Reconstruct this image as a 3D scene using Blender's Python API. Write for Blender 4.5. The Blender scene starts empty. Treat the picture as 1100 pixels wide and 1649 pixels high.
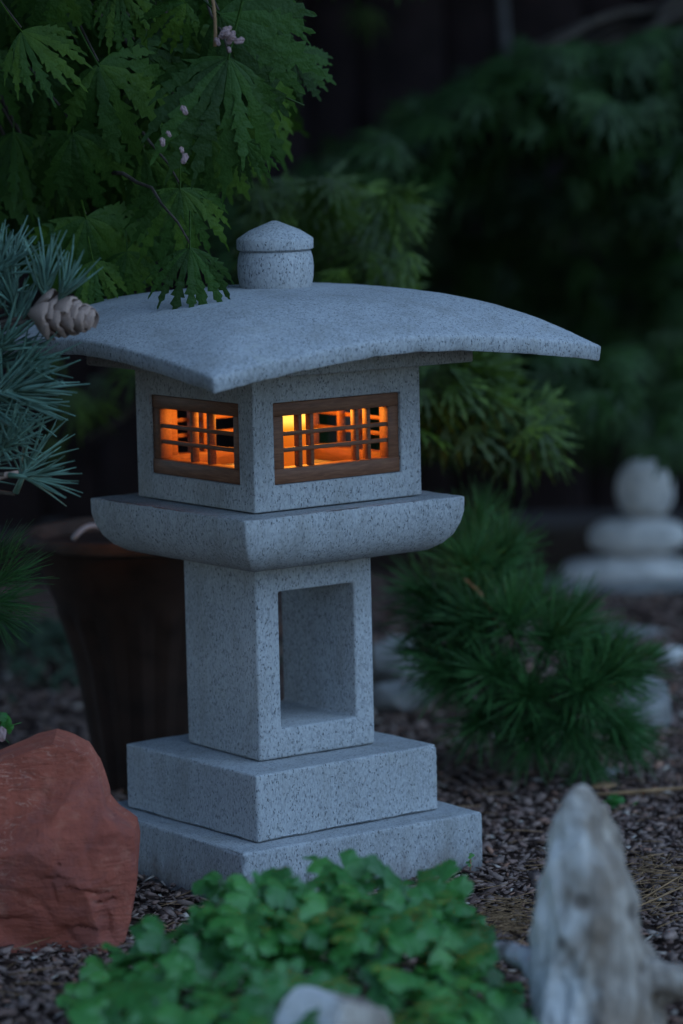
import bpy, bmesh, math, random
import numpy as np
from mathutils import Vector, Matrix, noise

random.seed(11)
rng = np.random.default_rng(5)
R = math.radians
scene = bpy.context.scene
COL = scene.collection

# ------------------------------------------------------------------ camera
FPX, CAM_D, CAM_H, PITCH, YAW, ROLL = 5500.0, 3.989, 0.9301, 0.126, 0.0189, -0.0222
W0, H0 = 1100.0, 1649.0


def ray(u, v):
    a, b = u - W0 / 2, v - H0 / 2
    cr, sr = math.cos(-ROLL), math.sin(-ROLL)
    a, b = cr * a - sr * b, sr * a + cr * b
    x, y, z = a / FPX, 1.0, -b / FPX
    cp, sp = math.cos(PITCH), math.sin(PITCH)
    y, z = cp * y + sp * z, -sp * y + cp * z
    cy, sy = math.cos(YAW), math.sin(YAW)
    x, y = cy * x + sy * y, -sy * x + cy * y
    return Vector((x, y, z))


CAM_POS = Vector((0, -CAM_D, CAM_H))


def at(u, v, Y):
    """point of the garden at depth Y (metres behind the lantern's axis)"""
    d = ray(u, v)
    return CAM_POS + d * ((Y + CAM_D) / d.y)


def ground_at(u, v, z=0.0):
    d = ray(u, v)
    return CAM_POS + d * ((z - CAM_H) / d.z)


def ppm(Y):
    return FPX / (Y + CAM_D)


fwd = ray(W0 / 2, H0 / 2).normalized()
rgt = (ray(W0 / 2 + 500, H0 / 2) - ray(W0 / 2, H0 / 2)).normalized()
upv = rgt.cross(fwd).normalized()
cam_data = bpy.data.cameras.new("camera")
cam = bpy.data.objects.new("camera", cam_data)
COL.objects.link(cam)
m = Matrix.Identity(4)
for i in range(3):
    m[i][0], m[i][1], m[i][2], m[i][3] = rgt[i], upv[i], -fwd[i], CAM_POS[i]
cam.matrix_world = m
cam_data.sensor_fit = 'VERTICAL'
cam_data.sensor_height = 36.0
cam_data.lens = FPX * 36.0 / H0
cam_data.clip_start = 0.05
cam_data.clip_end = 500
cam_data.dof.use_dof = True
cam_data.dof.focus_distance = 3.88
cam_data.dof.aperture_fstop = 2.7
scene.camera = cam

# ------------------------------------------------------------------ light
SUN_EL, SUN_AZ = R(44), R(130)       # azimuth clockwise from +Y: in front, to the right of the camera
world = bpy.data.worlds.new("World")
scene.world = world
world.use_nodes = True
wn = world.node_tree
sky = wn.nodes.new('ShaderNodeTexSky')
sky.sky_type = 'NISHITA'
sky.sun_disc = False
sky.sun_elevation = SUN_EL
sky.sun_rotation = SUN_AZ
sky.air_density = 1.0
sky.dust_density = 0.0
sky.ozone_density = 6.0
bg = wn.nodes['Background']
wn.links.new(sky.outputs[0], bg.inputs[0])
bg.inputs[1].default_value = 0.13

sun_data = bpy.data.lights.new("sun", 'SUN')
sun_data.energy = 0.95
sun_data.angle = R(60)
sun_data.color = (0.50, 0.75, 1.0)      # dusk: the directional part is blue sky glow
sun = bpy.data.objects.new("sun", sun_data)
COL.objects.link(sun)
sd = Vector((math.sin(SUN_AZ) * math.cos(SUN_EL), math.cos(SUN_AZ) * math.cos(SUN_EL), math.sin(SUN_EL)))
sun.rotation_euler = (-sd).to_track_quat('-Z', 'Y').to_euler()
sun.location = (1.5, -2.5, 4)

scene.view_settings.view_transform = 'Standard'
scene.view_settings.look = 'None'
scene.view_settings.exposure = 0.5
scene.view_settings.gamma = 1.0
scene.view_settings.use_curve_mapping = False
scene.render.engine = 'CYCLES'
scene.cycles.use_denoising = True
scene.cycles.max_bounces = 8


# ------------------------------------------------------------------ helpers
def link(o, parent=None):
    COL.objects.link(o)
    if parent is not None:
        o.parent = parent
    return o


def tag(o, label, cat, group=None):
    o['label'] = label
    o['category'] = cat
    if group:
        o['group'] = group
    return o


def thing(name, label, cat, loc=(0, 0, 0), rz=0.0, group=None):
    o = bpy.data.objects.new(name, None)
    o.empty_display_size = 0.05
    link(o)
    o.location = loc
    o.rotation_euler = (0, 0, rz)
    return tag(o, label, cat, group)


def mesh_from(name, verts, faces, smooth=False, sharp=None):
    me = bpy.data.meshes.new(name)
    me.from_pydata([tuple(v) for v in verts], [], faces)
    me.update()
    if smooth:
        me.polygons.foreach_set('use_smooth', [True] * len(me.polygons))
    if sharp is not None:
        me.set_sharp_from_angle(angle=R(sharp))
    return me


def obj(name, me, material=None, parent=None, matrix=None):
    if material is not None and not me.materials:
        me.materials.append(material)
    o = bpy.data.objects.new(name, me)
    link(o, parent)
    if matrix is not None:
        if parent is not None:
            o.matrix_basis = Matrix.Translation(-Vector(parent.location)) @ matrix
        else:
            o.matrix_basis = matrix
    return o


def bm_done(bm, name, smooth=False, sharp=None):
    bmesh.ops.recalc_face_normals(bm, faces=bm.faces)
    me = bpy.data.meshes.new(name)
    bm.to_mesh(me)
    bm.free()
    if smooth:
        me.polygons.foreach_set('use_smooth', [True] * len(me.polygons))
    if sharp is not None:
        me.set_sharp_from_angle(angle=R(sharp))
    return me


def bm_box(bm, x0, x1, y0, y1, z0, z1):
    vs = [bm.verts.new(p) for p in ((x0, y0, z0), (x1, y0, z0), (x1, y1, z0), (x0, y1, z0),
                                    (x0, y0, z1), (x1, y0, z1), (x1, y1, z1), (x0, y1, z1))]
    for f in ((0, 3, 2, 1), (4, 5, 6, 7), (0, 1, 5, 4), (1, 2, 6, 5), (2, 3, 7, 6), (3, 0, 4, 7)):
        bm.faces.new([vs[i] for i in f])


def bevel_mesh(me, width, seg=2, angle=30):
    bm = bmesh.new()
    bm.from_mesh(me)
    es = [e for e in bm.edges if len(e.link_faces) == 2 and e.calc_face_angle(0) > R(angle)]
    bmesh.ops.bevel(bm, geom=es, offset=width, segments=seg, profile=0.5, affect='EDGES', clamp_overlap=True)
    bm.to_mesh(me)
    bm.free()
    me.polygons.foreach_set('use_smooth', [True] * len(me.polygons))
    me.set_sharp_from_angle(angle=R(50))
    return me


def box_mesh(name, x0, x1, y0, y1, z0, z1, bev=0.0, seg=2):
    bm = bmesh.new()
    bm_box(bm, x0, x1, y0, y1, z0, z1)
    me = bm_done(bm, name)
    if bev:
        bevel_mesh(me, bev, seg)
    return me


def boolean_cut(me, cutters):
    """me minus each of the cutter boxes"""
    a = bpy.data.objects.new('cut_a', me)
    COL.objects.link(a)
    tmp = []
    for c in cutters:
        b = bpy.data.objects.new('cut_b', box_mesh('cutter', *c))
        COL.objects.link(b)
        tmp.append(b)
        md = a.modifiers.new('b', 'BOOLEAN')
        md.operation = 'DIFFERENCE'
        md.solver = 'EXACT'
        md.object = b
    dg = bpy.context.evaluated_depsgraph_get()
    out = bpy.data.meshes.new_from_object(a.evaluated_get(dg))
    for b in tmp:
        bpy.data.objects.remove(b)
    bpy.data.objects.remove(a)
    return out


def lathe(name, prof, n=48, smooth=True, sharp=40, wob=None):
    vs, fs = [], []
    for (r, z) in prof:
        for k in range(n):
            a = 2 * math.pi * k / n
            rr = r * (wob(a, z) if wob else 1)
            vs.append((rr * math.cos(a), rr * math.sin(a), z))
    for i in range(len(prof) - 1):
        for k in range(n):
            k2 = (k + 1) % n
            fs.append((i * n + k, i * n + k2, (i + 1) * n + k2, (i + 1) * n + k))
    fs.append(tuple(range(n - 1, -1, -1)))
    fs.append(tuple((len(prof) - 1) * n + k for k in range(n)))
    return mesh_from(name, vs, fs, smooth, sharp)


def tube(vs, fs, pts, rads, n=6):
    """append a tapered tube through pts to the lists"""
    pts = [Vector(p) for p in pts]
    base = len(vs)
    for i, p in enumerate(pts):
        t = (pts[min(i + 1, len(pts) - 1)] - pts[max(i - 1, 0)]).normalized()
        ref = Vector((0, 0, 1)) if abs(t.z) < 0.9 else Vector((1, 0, 0))
        a = t.cross(ref).normalized()
        b = t.cross(a)
        for k in range(n):
            an = 2 * math.pi * k / n
            vs.append(p + (a * math.cos(an) + b * math.sin(an)) * rads[i])
    for i in range(len(pts) - 1):
        for k in range(n):
            k2 = (k + 1) % n
            fs.append((base + i * n + k, base + i * n + k2, base + (i + 1) * n + k2, base + (i + 1) * n + k))
    fs.append(tuple(base + (len(pts) - 1) * n + k for k in range(n)))
    fs.append(tuple(base + n - 1 - k for k in range(n)))


def tube_mesh(name, pts, rads, n=7):
    vs, fs = [], []
    tube(vs, fs, pts, rads, n)
    return mesh_from(name, vs, fs, True)


def curve_pts(a, b, sag=(0, 0, 0), n=6, jit=0.0):
    a, b, s = Vector(a), Vector(b), Vector(sag)
    out = []
    for i in range(n):
        t = i / (n - 1)
        p = a.lerp(b, t) + s * (4 * t * (1 - t))
        if 0 < i < n - 1 and jit:
            p += Vector([random.uniform(-jit, jit) for _ in range(3)])
        out.append(p)
    return out


def frame_matrix(pos, along, normal, scale=1.0):
    """local Y runs along, local Z close to normal"""
    y = Vector(along).normalized()
    z = Vector(normal)
    z = (z - y * z.dot(y)).normalized()
    x = y.cross(z)
    mm = Matrix.Identity(4)
    for i in range(3):
        mm[i][0], mm[i][1], mm[i][2], mm[i][3] = x[i] * scale, y[i] * scale, z[i] * scale, pos[i]
    return mm


# ------------------------------------------------------------------ materials
class NT:
    def __init__(self, name):
        self.m = bpy.data.materials.new(name)
        self.m.use_nodes = True
        self.t = self.m.node_tree
        self.p = self.t.nodes['Principled BSDF']
        self.out = self.t.nodes['Material Output']

    def n(self, kind, **kw):
        nd = self.t.nodes.new('ShaderNode' + kind)
        for k, v in kw.items():
            setattr(nd, k, v)
        return nd

    def l(self, a, b):
        self.t.links.new(a, b)

    def coords(self, scale=(1, 1, 1), rnd=True):
        tc = self.n('TexCoord')
        mp = self.n('Mapping')
        mp.inputs['Scale'].default_value = scale
        if rnd:
            oi = self.n('ObjectInfo')
            ad = self.n('VectorMath', operation='ADD')
            mu = self.n('Math', operation='MULTIPLY')
            mu.inputs[1].default_value = 17.0
            self.l(oi.outputs['Random'], mu.inputs[0])
            self.l(tc.outputs['Object'], ad.inputs[0])
            self.l(mu.outputs[0], ad.inputs[1])
            self.l(ad.outputs[0], mp.inputs[0])
        else:
            self.l(tc.outputs['Object'], mp.inputs[0])
        return mp.outputs[0]

    def noise(self, vec, scale, detail=3, rough=0.5, dist=0.0):
        nd = self.n('TexNoise')
        nd.inputs['Scale'].default_value = scale
        nd.inputs['Detail'].default_value = detail
        nd.inputs['Roughness'].default_value = rough
        nd.inputs['Distortion'].default_value = dist
        self.l(vec, nd.inputs['Vector'])
        return nd.outputs['Fac']

    def ramp(self, fac, stops, interp='LINEAR'):
        nd = self.n('ValToRGB')
        nd.color_ramp.interpolation = interp
        el = nd.color_ramp.elements
        while len(el) < len(stops):
            el.new(0.5)
        for e, (p, c) in zip(el, stops):
            e.position = p
            e.color = (c, c, c, 1) if not isinstance(c, tuple) else (*c, 1)
        self.l(fac, nd.inputs[0])
        return nd.outputs[0]

    def mix(self, fac, a, b, mode='MIX'):
        nd = self.n('Mix', data_type='RGBA', blend_type=mode)
        for s, v in ((nd.inputs[0], fac), (nd.inputs[6], a), (nd.inputs[7], b)):
            if isinstance(v, (int, float)):
                s.default_value = v
            elif isinstance(v, tuple):
                s.default_value = (*v, 1)
            else:
                self.l(v, s)
        return nd.outputs[2]

    def mul(self, a, b):
        nd = self.n('Math', operation='MULTIPLY')
        for s, v in ((nd.inputs[0], a), (nd.inputs[1], b)):
            if isinstance(v, (int, float)):
                s.default_value = v
            else:
                self.l(v, s)
        return nd.outputs[0]

    def bump(self, h, strength, dist, prev=None):
        nd = self.n('Bump')
        nd.inputs['Strength'].default_value = strength
        nd.inputs['Distance'].default_value = dist
        self.l(h, nd.inputs['Height'])
        if prev is not None:
            self.l(prev, nd.inputs['Normal'])
        return nd.outputs[0]

    def done(self, color, rough=0.7, normal=None, spec=0.3):
        if isinstance(color, tuple):
            self.p.inputs['Base Color'].default_value = (*color, 1)
        else:
            self.l(color, self.p.inputs['Base Color'])
        if isinstance(rough, (int, float)):
            self.p.inputs['Roughness'].default_value = rough
        else:
            self.l(rough, self.p.inputs['Roughness'])
        self.p.inputs['Specular IOR Level'].default_value = spec
        if normal is not None:
            self.l(normal, self.p.inputs['Normal'])
        return self.m


def mat_granite():
    k = NT('granite')
    v = k.coords((1, 1, 0.5))
    big = k.noise(v, 9, 4, 0.6)
    base = k.ramp(big, [(0.3, (0.265, 0.27, 0.275)), (0.7, (0.375, 0.375, 0.38))])
    grain = k.noise(v, 420, 3, 0.7)
    base = k.mix(k.ramp(grain, [(0.40, 0.0), (0.62, 0.55)]), base, (0.50, 0.50, 0.50))
    g2 = k.noise(v, 330, 2, 0.6, 0.4)
    base = k.mix(k.ramp(g2, [(0.36, 0.6), (0.47, 0.0)]), base, (0.20, 0.205, 0.22))
    vo = k.n('TexVoronoi')
    vo.inputs['Scale'].default_value = 500
    dn = k.n('TexNoise')
    dn.inputs['Scale'].default_value = 300
    k.l(v, dn.inputs['Vector'])
    vm = k.n('VectorMath', operation='MULTIPLY_ADD')
    k.l(dn.outputs['Color'], vm.inputs[0])
    vm.inputs[1].default_value = (0.006, 0.006, 0.006)
    k.l(v, vm.inputs[2])
    k.l(vm.outputs[0], vo.inputs['Vector'])
    dist = k.ramp(vo.outputs['Distance'], [(0.26, 1.0), (0.42, 0.0)])
    sep = k.n('SeparateColor')
    k.l(vo.outputs['Color'], sep.inputs[0])
    sel = k.ramp(sep.outputs[0], [(0.60, 0.0), (0.66, 1.0)])
    mask = k.mul(dist, sel)
    base = k.mix(k.mul(mask, 0.8), base, (0.045, 0.047, 0.055))
    stain = k.noise(k.coords((1, 1, 0.35)), 22, 5, 0.65)
    base = k.mix(k.ramp(stain, [(0.48, 0.0), (0.72, 0.5)]), base, (0.21, 0.20, 0.18))
    tcz = k.n('TexCoord')
    sz = k.n('SeparateXYZ')
    k.l(tcz.outputs['Object'], sz.inputs[0])
    spl = k.noise(v, 55, 4, 0.7)
    adz = k.n('Math', operation='MULTIPLY_ADD')
    k.l(spl, adz.inputs[0])
    adz.inputs[1].default_value = -0.09
    k.l(sz.outputs[2], adz.inputs[2])
    mrz = k.n('MapRange')
    mrz.inputs['From Min'].default_value = -0.05
    mrz.inputs['From Max'].default_value = -0.005
    mrz.inputs['To Min'].default_value = 0.75
    mrz.inputs['To Max'].default_value = 0.0
    k.l(adz.outputs[0], mrz.inputs['Value'])
    base = k.mix(mrz.outputs[0], base, (0.13, 0.095, 0.075))
    lich = k.noise(v, 34, 5, 0.7, 0.5)
    base = k.mix(k.ramp(lich, [(0.60, 0.0), (0.68, 0.35)]), base, (0.40, 0.40, 0.36))
    n1 = k.bump(mask, 0.55, -0.0012)
    n2 = k.bump(grain, 0.35, 0.0010, n1)
    n3 = k.bump(k.noise(v, 60, 4, 0.6), 0.30, 0.0025, n2)
    return k.done(base, 0.85, n3, 0.25)


def mat_wood():
    k = NT('cedar_wood')
    v = k.coords((1, 1, 1))
    mp = k.n('Mapping')
    mp.inputs['Scale'].default_value = (14, 90, 140)
    k.l(v, mp.inputs[0])
    g = k.noise(mp.outputs[0], 3, 5, 0.65, 0.6)
    c = k.ramp(g, [(0.3, (0.11, 0.045, 0.024)), (0.55, (0.19, 0.080, 0.042)), (0.75, (0.25, 0.115, 0.062))])
    return k.done(c, 0.6, k.bump(g, 0.3, 0.0008), 0.3)


def mat_plain(name, col, rough=0.7, spec=0.3, var=0.25, scale=30, bump=0.3, bdist=0.002):
    k = NT(name)
    v = k.coords()
    f = k.noise(v, scale, 5, 0.6)
    dark = tuple(c * (1 - var) for c in col)
    lite = tuple(min(1, c * (1 + var)) for c in col)
    c = k.ramp(f, [(0.3, dark), (0.7, lite)])
    return k.done(c, rough, k.bump(f, bump, bdist), spec)


def mat_leaf(name, col, var=0.35, rough=0.45, trans=0.25, tip=None, spec=0.35):
    k = NT(name)
    oi = k.n('ObjectInfo')
    ge = k.n('NewGeometry')
    ad = k.n('Math', operation='ADD')
    k.l(oi.outputs['Random'], ad.inputs[0])
    k.l(ge.outputs['Random Per Island'], ad.inputs[1])
    hf = k.mul(ad.outputs[0], 0.5)
    a = tuple(c * (1 - var) for c in col)
    b = tuple(c * (1 + var) for c in col)
    if tip:
        b = tip
    c = k.ramp(hf, [(0.15, a), (0.55, col), (0.9, b)])
    v = k.coords()
    mot = k.noise(v, 3.0, 4, 0.6)
    c = k.mix(k.ramp(mot, [(0.35, 0.35), (0.65, 0.0)]), c, tuple(x * 0.5 for x in col))
    m_ = k.done(c, rough, k.bump(k.noise(v, 8.0, 3, 0.6), 0.25, 0.02), spec)
    tr = k.n('BsdfTranslucent')
    k.l(c, tr.inputs[0])
    mx = k.n('MixShader')
    mx.inputs[0].default_value = trans
    k.l(k.p.outputs[0], mx.inputs[1])
    k.l(tr.outputs[0], mx.inputs[2])
    k.l(mx.outputs[0], k.out.inputs[0])
    return m_


def mat_emit(name, col, strength, base=(0.8, 0.6, 0.4)):
    k = NT(name)
    k.p.inputs['Emission Color'].default_value = (*col, 1)
    k.p.inputs['Emission Strength'].default_value = strength
    return k.done(base, 0.5)


M = {}
M['granite'] = mat_granite()
M['wood'] = mat_wood()
M['soil'] = mat_plain('dark_soil', (0.045, 0.026, 0.020), 0.95, 0.1, 0.5, 60, 0.8, 0.01)
M['maple'] = mat_leaf('maple_leaf', (0.040, 0.098, 0.014), 0.55, 0.55, 0.26, (0.080, 0.15, 0.014), 0.2)
M['lace'] = mat_leaf('laceleaf', (0.042, 0.080, 0.008), 0.5, 0.55, 0.3, (0.085, 0.15, 0.010))
M['weep'] = mat_leaf('weeping_leaf', (0.028, 0.066, 0.014), 0.5, 0.5, 0.2, None, 0.25)
M['groundleaf'] = mat_leaf('columbine_leaf', (0.060, 0.24, 0.042), 0.5, 0.30, 0.25, (0.10, 0.32, 0.05), 0.7)
M['bluepine'] = mat_leaf('blue_needle', (0.155, 0.27, 0.205), 0.4, 0.45, 0.1)
M['mugo'] = mat_leaf('green_needle', (0.046, 0.135, 0.036), 0.55, 0.45, 0.1)
M['bark'] = mat_plain('bark', (0.075, 0.058, 0.046), 0.9, 0.15, 0.45, 40, 0.8, 0.006)
M['greybark'] = mat_plain('grey_bark', (0.13, 0.12, 0.12), 0.9, 0.15, 0.4, 40, 0.8, 0.006)
M['pot'] = mat_plain('brown_glaze', (0.030, 0.015, 0.010), 0.8, 0.2, 0.4, 18, 0.3, 0.004)
M['rim'] = mat_plain('worn_clay_rim', (0.055, 0.036, 0.028), 0.8, 0.2, 0.4, 30, 0.4, 0.003)
M['fence'] = mat_plain('dark_stained_board', (0.026, 0.016, 0.017), 0.8, 0.2, 0.4, 14, 0.4, 0.004)
M['cone'] = mat_plain('cone_scale', (0.38, 0.26, 0.21), 0.85, 0.15, 0.5, 90, 0.5, 0.002)
M['pebble'] = mat_plain('pale_pebble', (0.52, 0.48, 0.45), 0.8, 0.25, 0.3, 22, 0.3, 0.004)
M['greyrock'] = mat_plain('grey_rock', (0.22, 0.21, 0.20), 0.9, 0.2, 0.4, 16, 0.8, 0.01)
M['petal'] = mat_plain('pale_petal', (0.34, 0.22, 0.21), 0.8, 0.2, 0.2, 20, 0.1, 0.001)
M['tan'] = mat_plain('dry_tan', (0.26, 0.15, 0.075), 0.8, 0.2, 0.4, 40, 0.3, 0.002)
M['moss'] = mat_leaf('moss', (0.055, 0.085, 0.050), 0.4, 0.9, 0.1)
M['plastic'] = mat_plain('grey_plastic', (0.35, 0.36, 0.38), 0.4, 0.4, 0.1, 10, 0.0, 0.001)


def mat_gravel():
    k = NT('gravel_chip')
    ge = k.n('NewGeometry')
    c = k.ramp(ge.outputs['Random Per Island'],
               [(0.0, (0.11, 0.062, 0.050)), (0.25, (0.24, 0.140, 0.110)), (0.50, (0.20, 0.135, 0.118)),
                (0.72, (0.34, 0.225, 0.180)), (0.86, (0.15, 0.100, 0.085)), (0.93, (0.40, 0.19, 0.12)),
                (0.975, (0.52, 0.43, 0.36))])
    f = k.noise(k.coords(rnd=False), 160, 4, 0.6)
    c = k.mix(k.ramp(f, [(0.35, 0.45), (0.6, 0.0)]), c, (0.13, 0.085, 0.065))
    return k.done(c, 0.8, k.bump(f, 0.5, 0.002), 0.3)


def mat_redrock():
    k = NT('red_sandstone')
    v = k.coords(rnd=False)
    big = k.noise(v, 7, 5, 0.6, 0.5)
    c = k.ramp(big, [(0.28, (0.22, 0.056, 0.038)), (0.5, (0.31, 0.080, 0.050)), (0.72, (0.38, 0.110, 0.072))])
    # pale scratches
    mp = k.n('Mapping')
    mp.inputs['Rotation'].default_value = (0.2, 0.35, 0)
    mp.inputs['Scale'].default_value = (5, 5, 28)
    k.l(v, mp.inputs[0])
    sc = k.noise(mp.outputs[0], 3.0, 4, 0.55, 1.2)
    line = k.ramp(sc, [(0.488, 0.0), (0.505, 0.8), (0.522, 0.0)])
    gate = k.ramp(k.noise(v, 11, 2), [(0.5, 0.0), (0.62, 1.0)])
    c = k.mix(k.mul(line, gate), c, (0.50, 0.26, 0.19))
    fine = k.noise(v, 90, 5, 0.65)
    c = k.mix(k.ramp(fine, [(0.32, 0.45), (0.5, 0.0)]), c, (0.20, 0.062, 0.042))
    pat = k.noise(v, 16, 5, 0.65, 0.8)
    c = k.mix(k.ramp(pat, [(0.50, 0.0), (0.66, 0.55)]), c, (0.20, 0.075, 0.065))
    dust = k.noise(v, 26, 4, 0.7)
    c = k.mix(k.ramp(dust, [(0.56, 0.0), (0.70, 0.35)]), c, (0.50, 0.21, 0.14))
    pit = k.noise(v, 240, 3, 0.6)
    n1 = k.bump(fine, 0.6, 0.005)
    n2 = k.bump(sc, 0.35, 0.01, n1)
    n3 = k.bump(pit, 0.5, 0.0015, n2)
    return k.done(c, 0.9, n3, 0.2)


def mat_driftwood(name='weathered_driftwood', bleach_x=0.0):
    k = NT(name)
    v = k.coords(rnd=False)
    mp = k.n('Mapping')
    mp.inputs['Scale'].default_value = (30, 30, 7)
    k.l(v, mp.inputs[0])
    g = k.noise(mp.outputs[0], 1.0, 5, 0.6, 1.2)
    c = k.ramp(g, [(0.25, (0.13, 0.098, 0.076)), (0.45, (0.27, 0.22, 0.18)), (0.60, (0.40, 0.33, 0.27)), (0.8, (0.52, 0.45, 0.38))])
    br = k.noise(v, 16, 4, 0.6)
    c = k.mix(k.ramp(br, [(0.46, 0.0), (0.62, 0.7)]), c, (0.19, 0.135, 0.095))
    # one flank is bleached nearly white
    tc = k.n('TexCoord')
    sx_ = k.n('SeparateXYZ')
    k.l(tc.outputs['Object'], sx_.inputs[0])
    wob_ = k.noise(v, 14, 3, 0.55, 0.6)
    ad = k.n('Math', operation='MULTIPLY_ADD')
    k.l(wob_, ad.inputs[0])
    ad.inputs[1].default_value = 0.13
    k.l(sx_.outputs[0], ad.inputs[2])
    mr_ = k.n('MapRange')
    mr_.inputs['From Min'].default_value = bleach_x - .012
    mr_.inputs['From Max'].default_value = bleach_x + .018
    mr_.inputs['To Min'].default_value = 0.85
    mr_.inputs['To Max'].default_value = 0.0
    k.l(ad.outputs[0], mr_.inputs['Value'])
    c = k.mix(mr_.outputs[0], c, (0.66, 0.62, 0.58))
    kn = k.n('TexVoronoi')
    kn.inputs['Scale'].default_value = 22
    k.l(v, kn.inputs['Vector'])
    c = k.mix(k.ramp(kn.outputs['Distance'], [(0.12, 0.8), (0.24, 0.0)]), c, (0.10, 0.075, 0.06))
    return k.done(c, 0.85, k.bump(g, 0.7, 0.008), 0.2)


M['gravel'] = mat_gravel()
M['redrock'] = mat_redrock()
M['drift'] = mat_driftwood('weathered_driftwood', at(925, 1500, -.80).x + .065)
M['limestone'] = mat_driftwood('pale_weathered_rock', .06)

# ------------------------------------------------------------------ setting: ground, gravel
g_me = mesh_from('ground', [(-150, -150, 0), (150, -150, 0), (150, 150, 0), (-150, 150, 0)], [(0, 1, 2, 3)])
ground = obj('ground', g_me, M['soil'])
ground['kind'] = 'structure'


def big_mesh(name, V, F, material, smooth=False):
    """V (n,3), F (m,3) arrays"""
    me = bpy.data.meshes.new(name)
    me.vertices.add(len(V))
    me.vertices.foreach_set('co', V.astype(np.float32).ravel())
    me.loops.add(F.size)
    me.loops.foreach_set('vertex_index', F.astype(np.int32).ravel())
    me.polygons.add(len(F))
    me.polygons.foreach_set('loop_start', np.arange(0, F.size, F.shape[1], dtype=np.int32))
    me.update(calc_edges=True)
    me.validate()
    if smooth:
        me.polygons.foreach_set('use_smooth', [True] * len(me.polygons))
    me.materials.append(material)
    return me


def chip_variants(n):
    out = []
    for i in range(n):
        bm = bmesh.new()
        k = random.randint(7, 9)
        for _ in range(k):
            a = random.uniform(0, 6.28)
            bm.verts.new((math.cos(a) * random.uniform(.6, 1), math.sin(a) * random.uniform(.45, .8), random.uniform(-.22, .22)))
        r = bmesh.ops.convex_hull(bm, input=bm.verts)
        for v in [v for v in bm.verts if not v.link_faces]:
            bm.verts.remove(v)
        bmesh.ops.triangulate(bm, faces=bm.faces)
        bm.verts.index_update()
        out.append((np.array([v.co[:] for v in bm.verts]), np.array([[v.index for v in f.verts] for f in bm.faces])))
        bm.free()
    return out


chips = chip_variants(10)


def scatter(name, pts, sizes, tilt, material):
    Vs, Fs, off = [], [], 0
    n = len(pts)
    yaw = rng.uniform(0, 2 * np.pi, n)
    tx = rng.normal(0, tilt, n)
    ty = rng.normal(0, tilt, n)
    for i in range(n):
        v, f = chips[i % len(chips)]
        c, s = math.cos(yaw[i]), math.sin(yaw[i])
        x, y, z = v[:, 0] * sizes[i], v[:, 1] * sizes[i], v[:, 2] * sizes[i]
        z = z + x * tx[i] + y * ty[i]
        Vs.append(np.stack([c * x - s * y + pts[i, 0], s * x + c * y + pts[i, 1], z + pts[i, 2]], 1))
        Fs.append(f + off)
        off += len(v)
    return big_mesh(name, np.concatenate(Vs), np.concatenate(Fs), material)


def gravel_field():
    P, S = [], []
    for (x0, x1, y0, y1, dens, smin, smax) in ((-0.62, 0.85, -1.15, 0.75, 15000, .0042, .0125),
                                               (-1.1, 1.5, 0.75, 2.35, 4200, .008, .016)):
        n = int((x1 - x0) * (y1 - y0) * dens)
        p = np.stack([rng.uniform(x0, x1, n), rng.uniform(y0, y1, n), np.zeros(n)], 1)
        s = smin + (smax - smin) * rng.random(n) ** 2.6
        p[:, 2] = rng.uniform(0.0, 0.009, n) + s * 0.1
        # keep the chips out of the lantern's footprint
        c_, s_ = math.cos(-.6), math.sin(-.6)
        lx, ly = c_ * p[:, 0] - s_ * p[:, 1], s_ * p[:, 0] + c_ * p[:, 1]
        ok = (np.maximum(abs(lx), abs(ly)) > 0.166)
        P.append(p[ok])
        S.append(s[ok])
    # a few larger slates lying on top
    n = 420
    p = np.stack([rng.uniform(-.6, .85, n), rng.uniform(-1.1, .75, n), rng.uniform(.008, .013, n)], 1)
    lx, ly = math.cos(-.6) * p[:, 0] - math.sin(-.6) * p[:, 1], math.sin(-.6) * p[:, 0] + math.cos(-.6) * p[:, 1]
    p = p[np.maximum(abs(lx), abs(ly)) > .19]
    P.append(p)
    S.append(rng.uniform(.011, .018, len(p)))
    return np.concatenate(P), np.concatenate(S)


gp, gs = gravel_field()
gravel = obj('gravel', scatter('gravel', gp, gs, 0.26, M['gravel']))
tag(gravel, 'dark purple-brown stone chips covering the garden bed', 'gravel')
gravel['kind'] = 'stuff'

# ------------------------------------------------------------------ stone lantern
def weather(me, amp=.0005, chip=.0035, seed=0.0):
    """slight unevenness everywhere, small chips along the arrises"""
    bm = bmesh.new()
    bm.from_mesh(me)
    bm.normal_update()
    o = Vector((seed, seed * 1.7, seed * .6))
    moves = []
    for v in bm.verts:
        edge = min((v.normal.dot(f.normal) for f in v.link_faces), default=1) < .96
        d = amp * noise.noise(v.co * 30 + o) + amp * .6 * noise.noise(v.co * 75 + o)
        if edge:
            d -= chip * max(0, noise.noise(v.co * 70 + o) - .12) + chip * .5 * max(0, noise.noise(v.co * 170 + o))
        moves.append((v, v.normal * d))
    for v, mv in moves:
        v.co += mv
    bm.to_mesh(me)
    bm.free()
    return me


def worn_block(name, x0, x1, y0, y1, z0, z1, bev, cuts, seed):
    bm = bmesh.new()
    bm_box(bm, x0, x1, y0, y1, z0, z1)
    bmesh.ops.subdivide_edges(bm, edges=bm.edges[:], cuts=cuts, use_grid_fill=True)
    me = bm_done(bm, name)
    bevel_mesh(me, bev, 2)
    return weather(me, .0005, .0035, seed)


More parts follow.
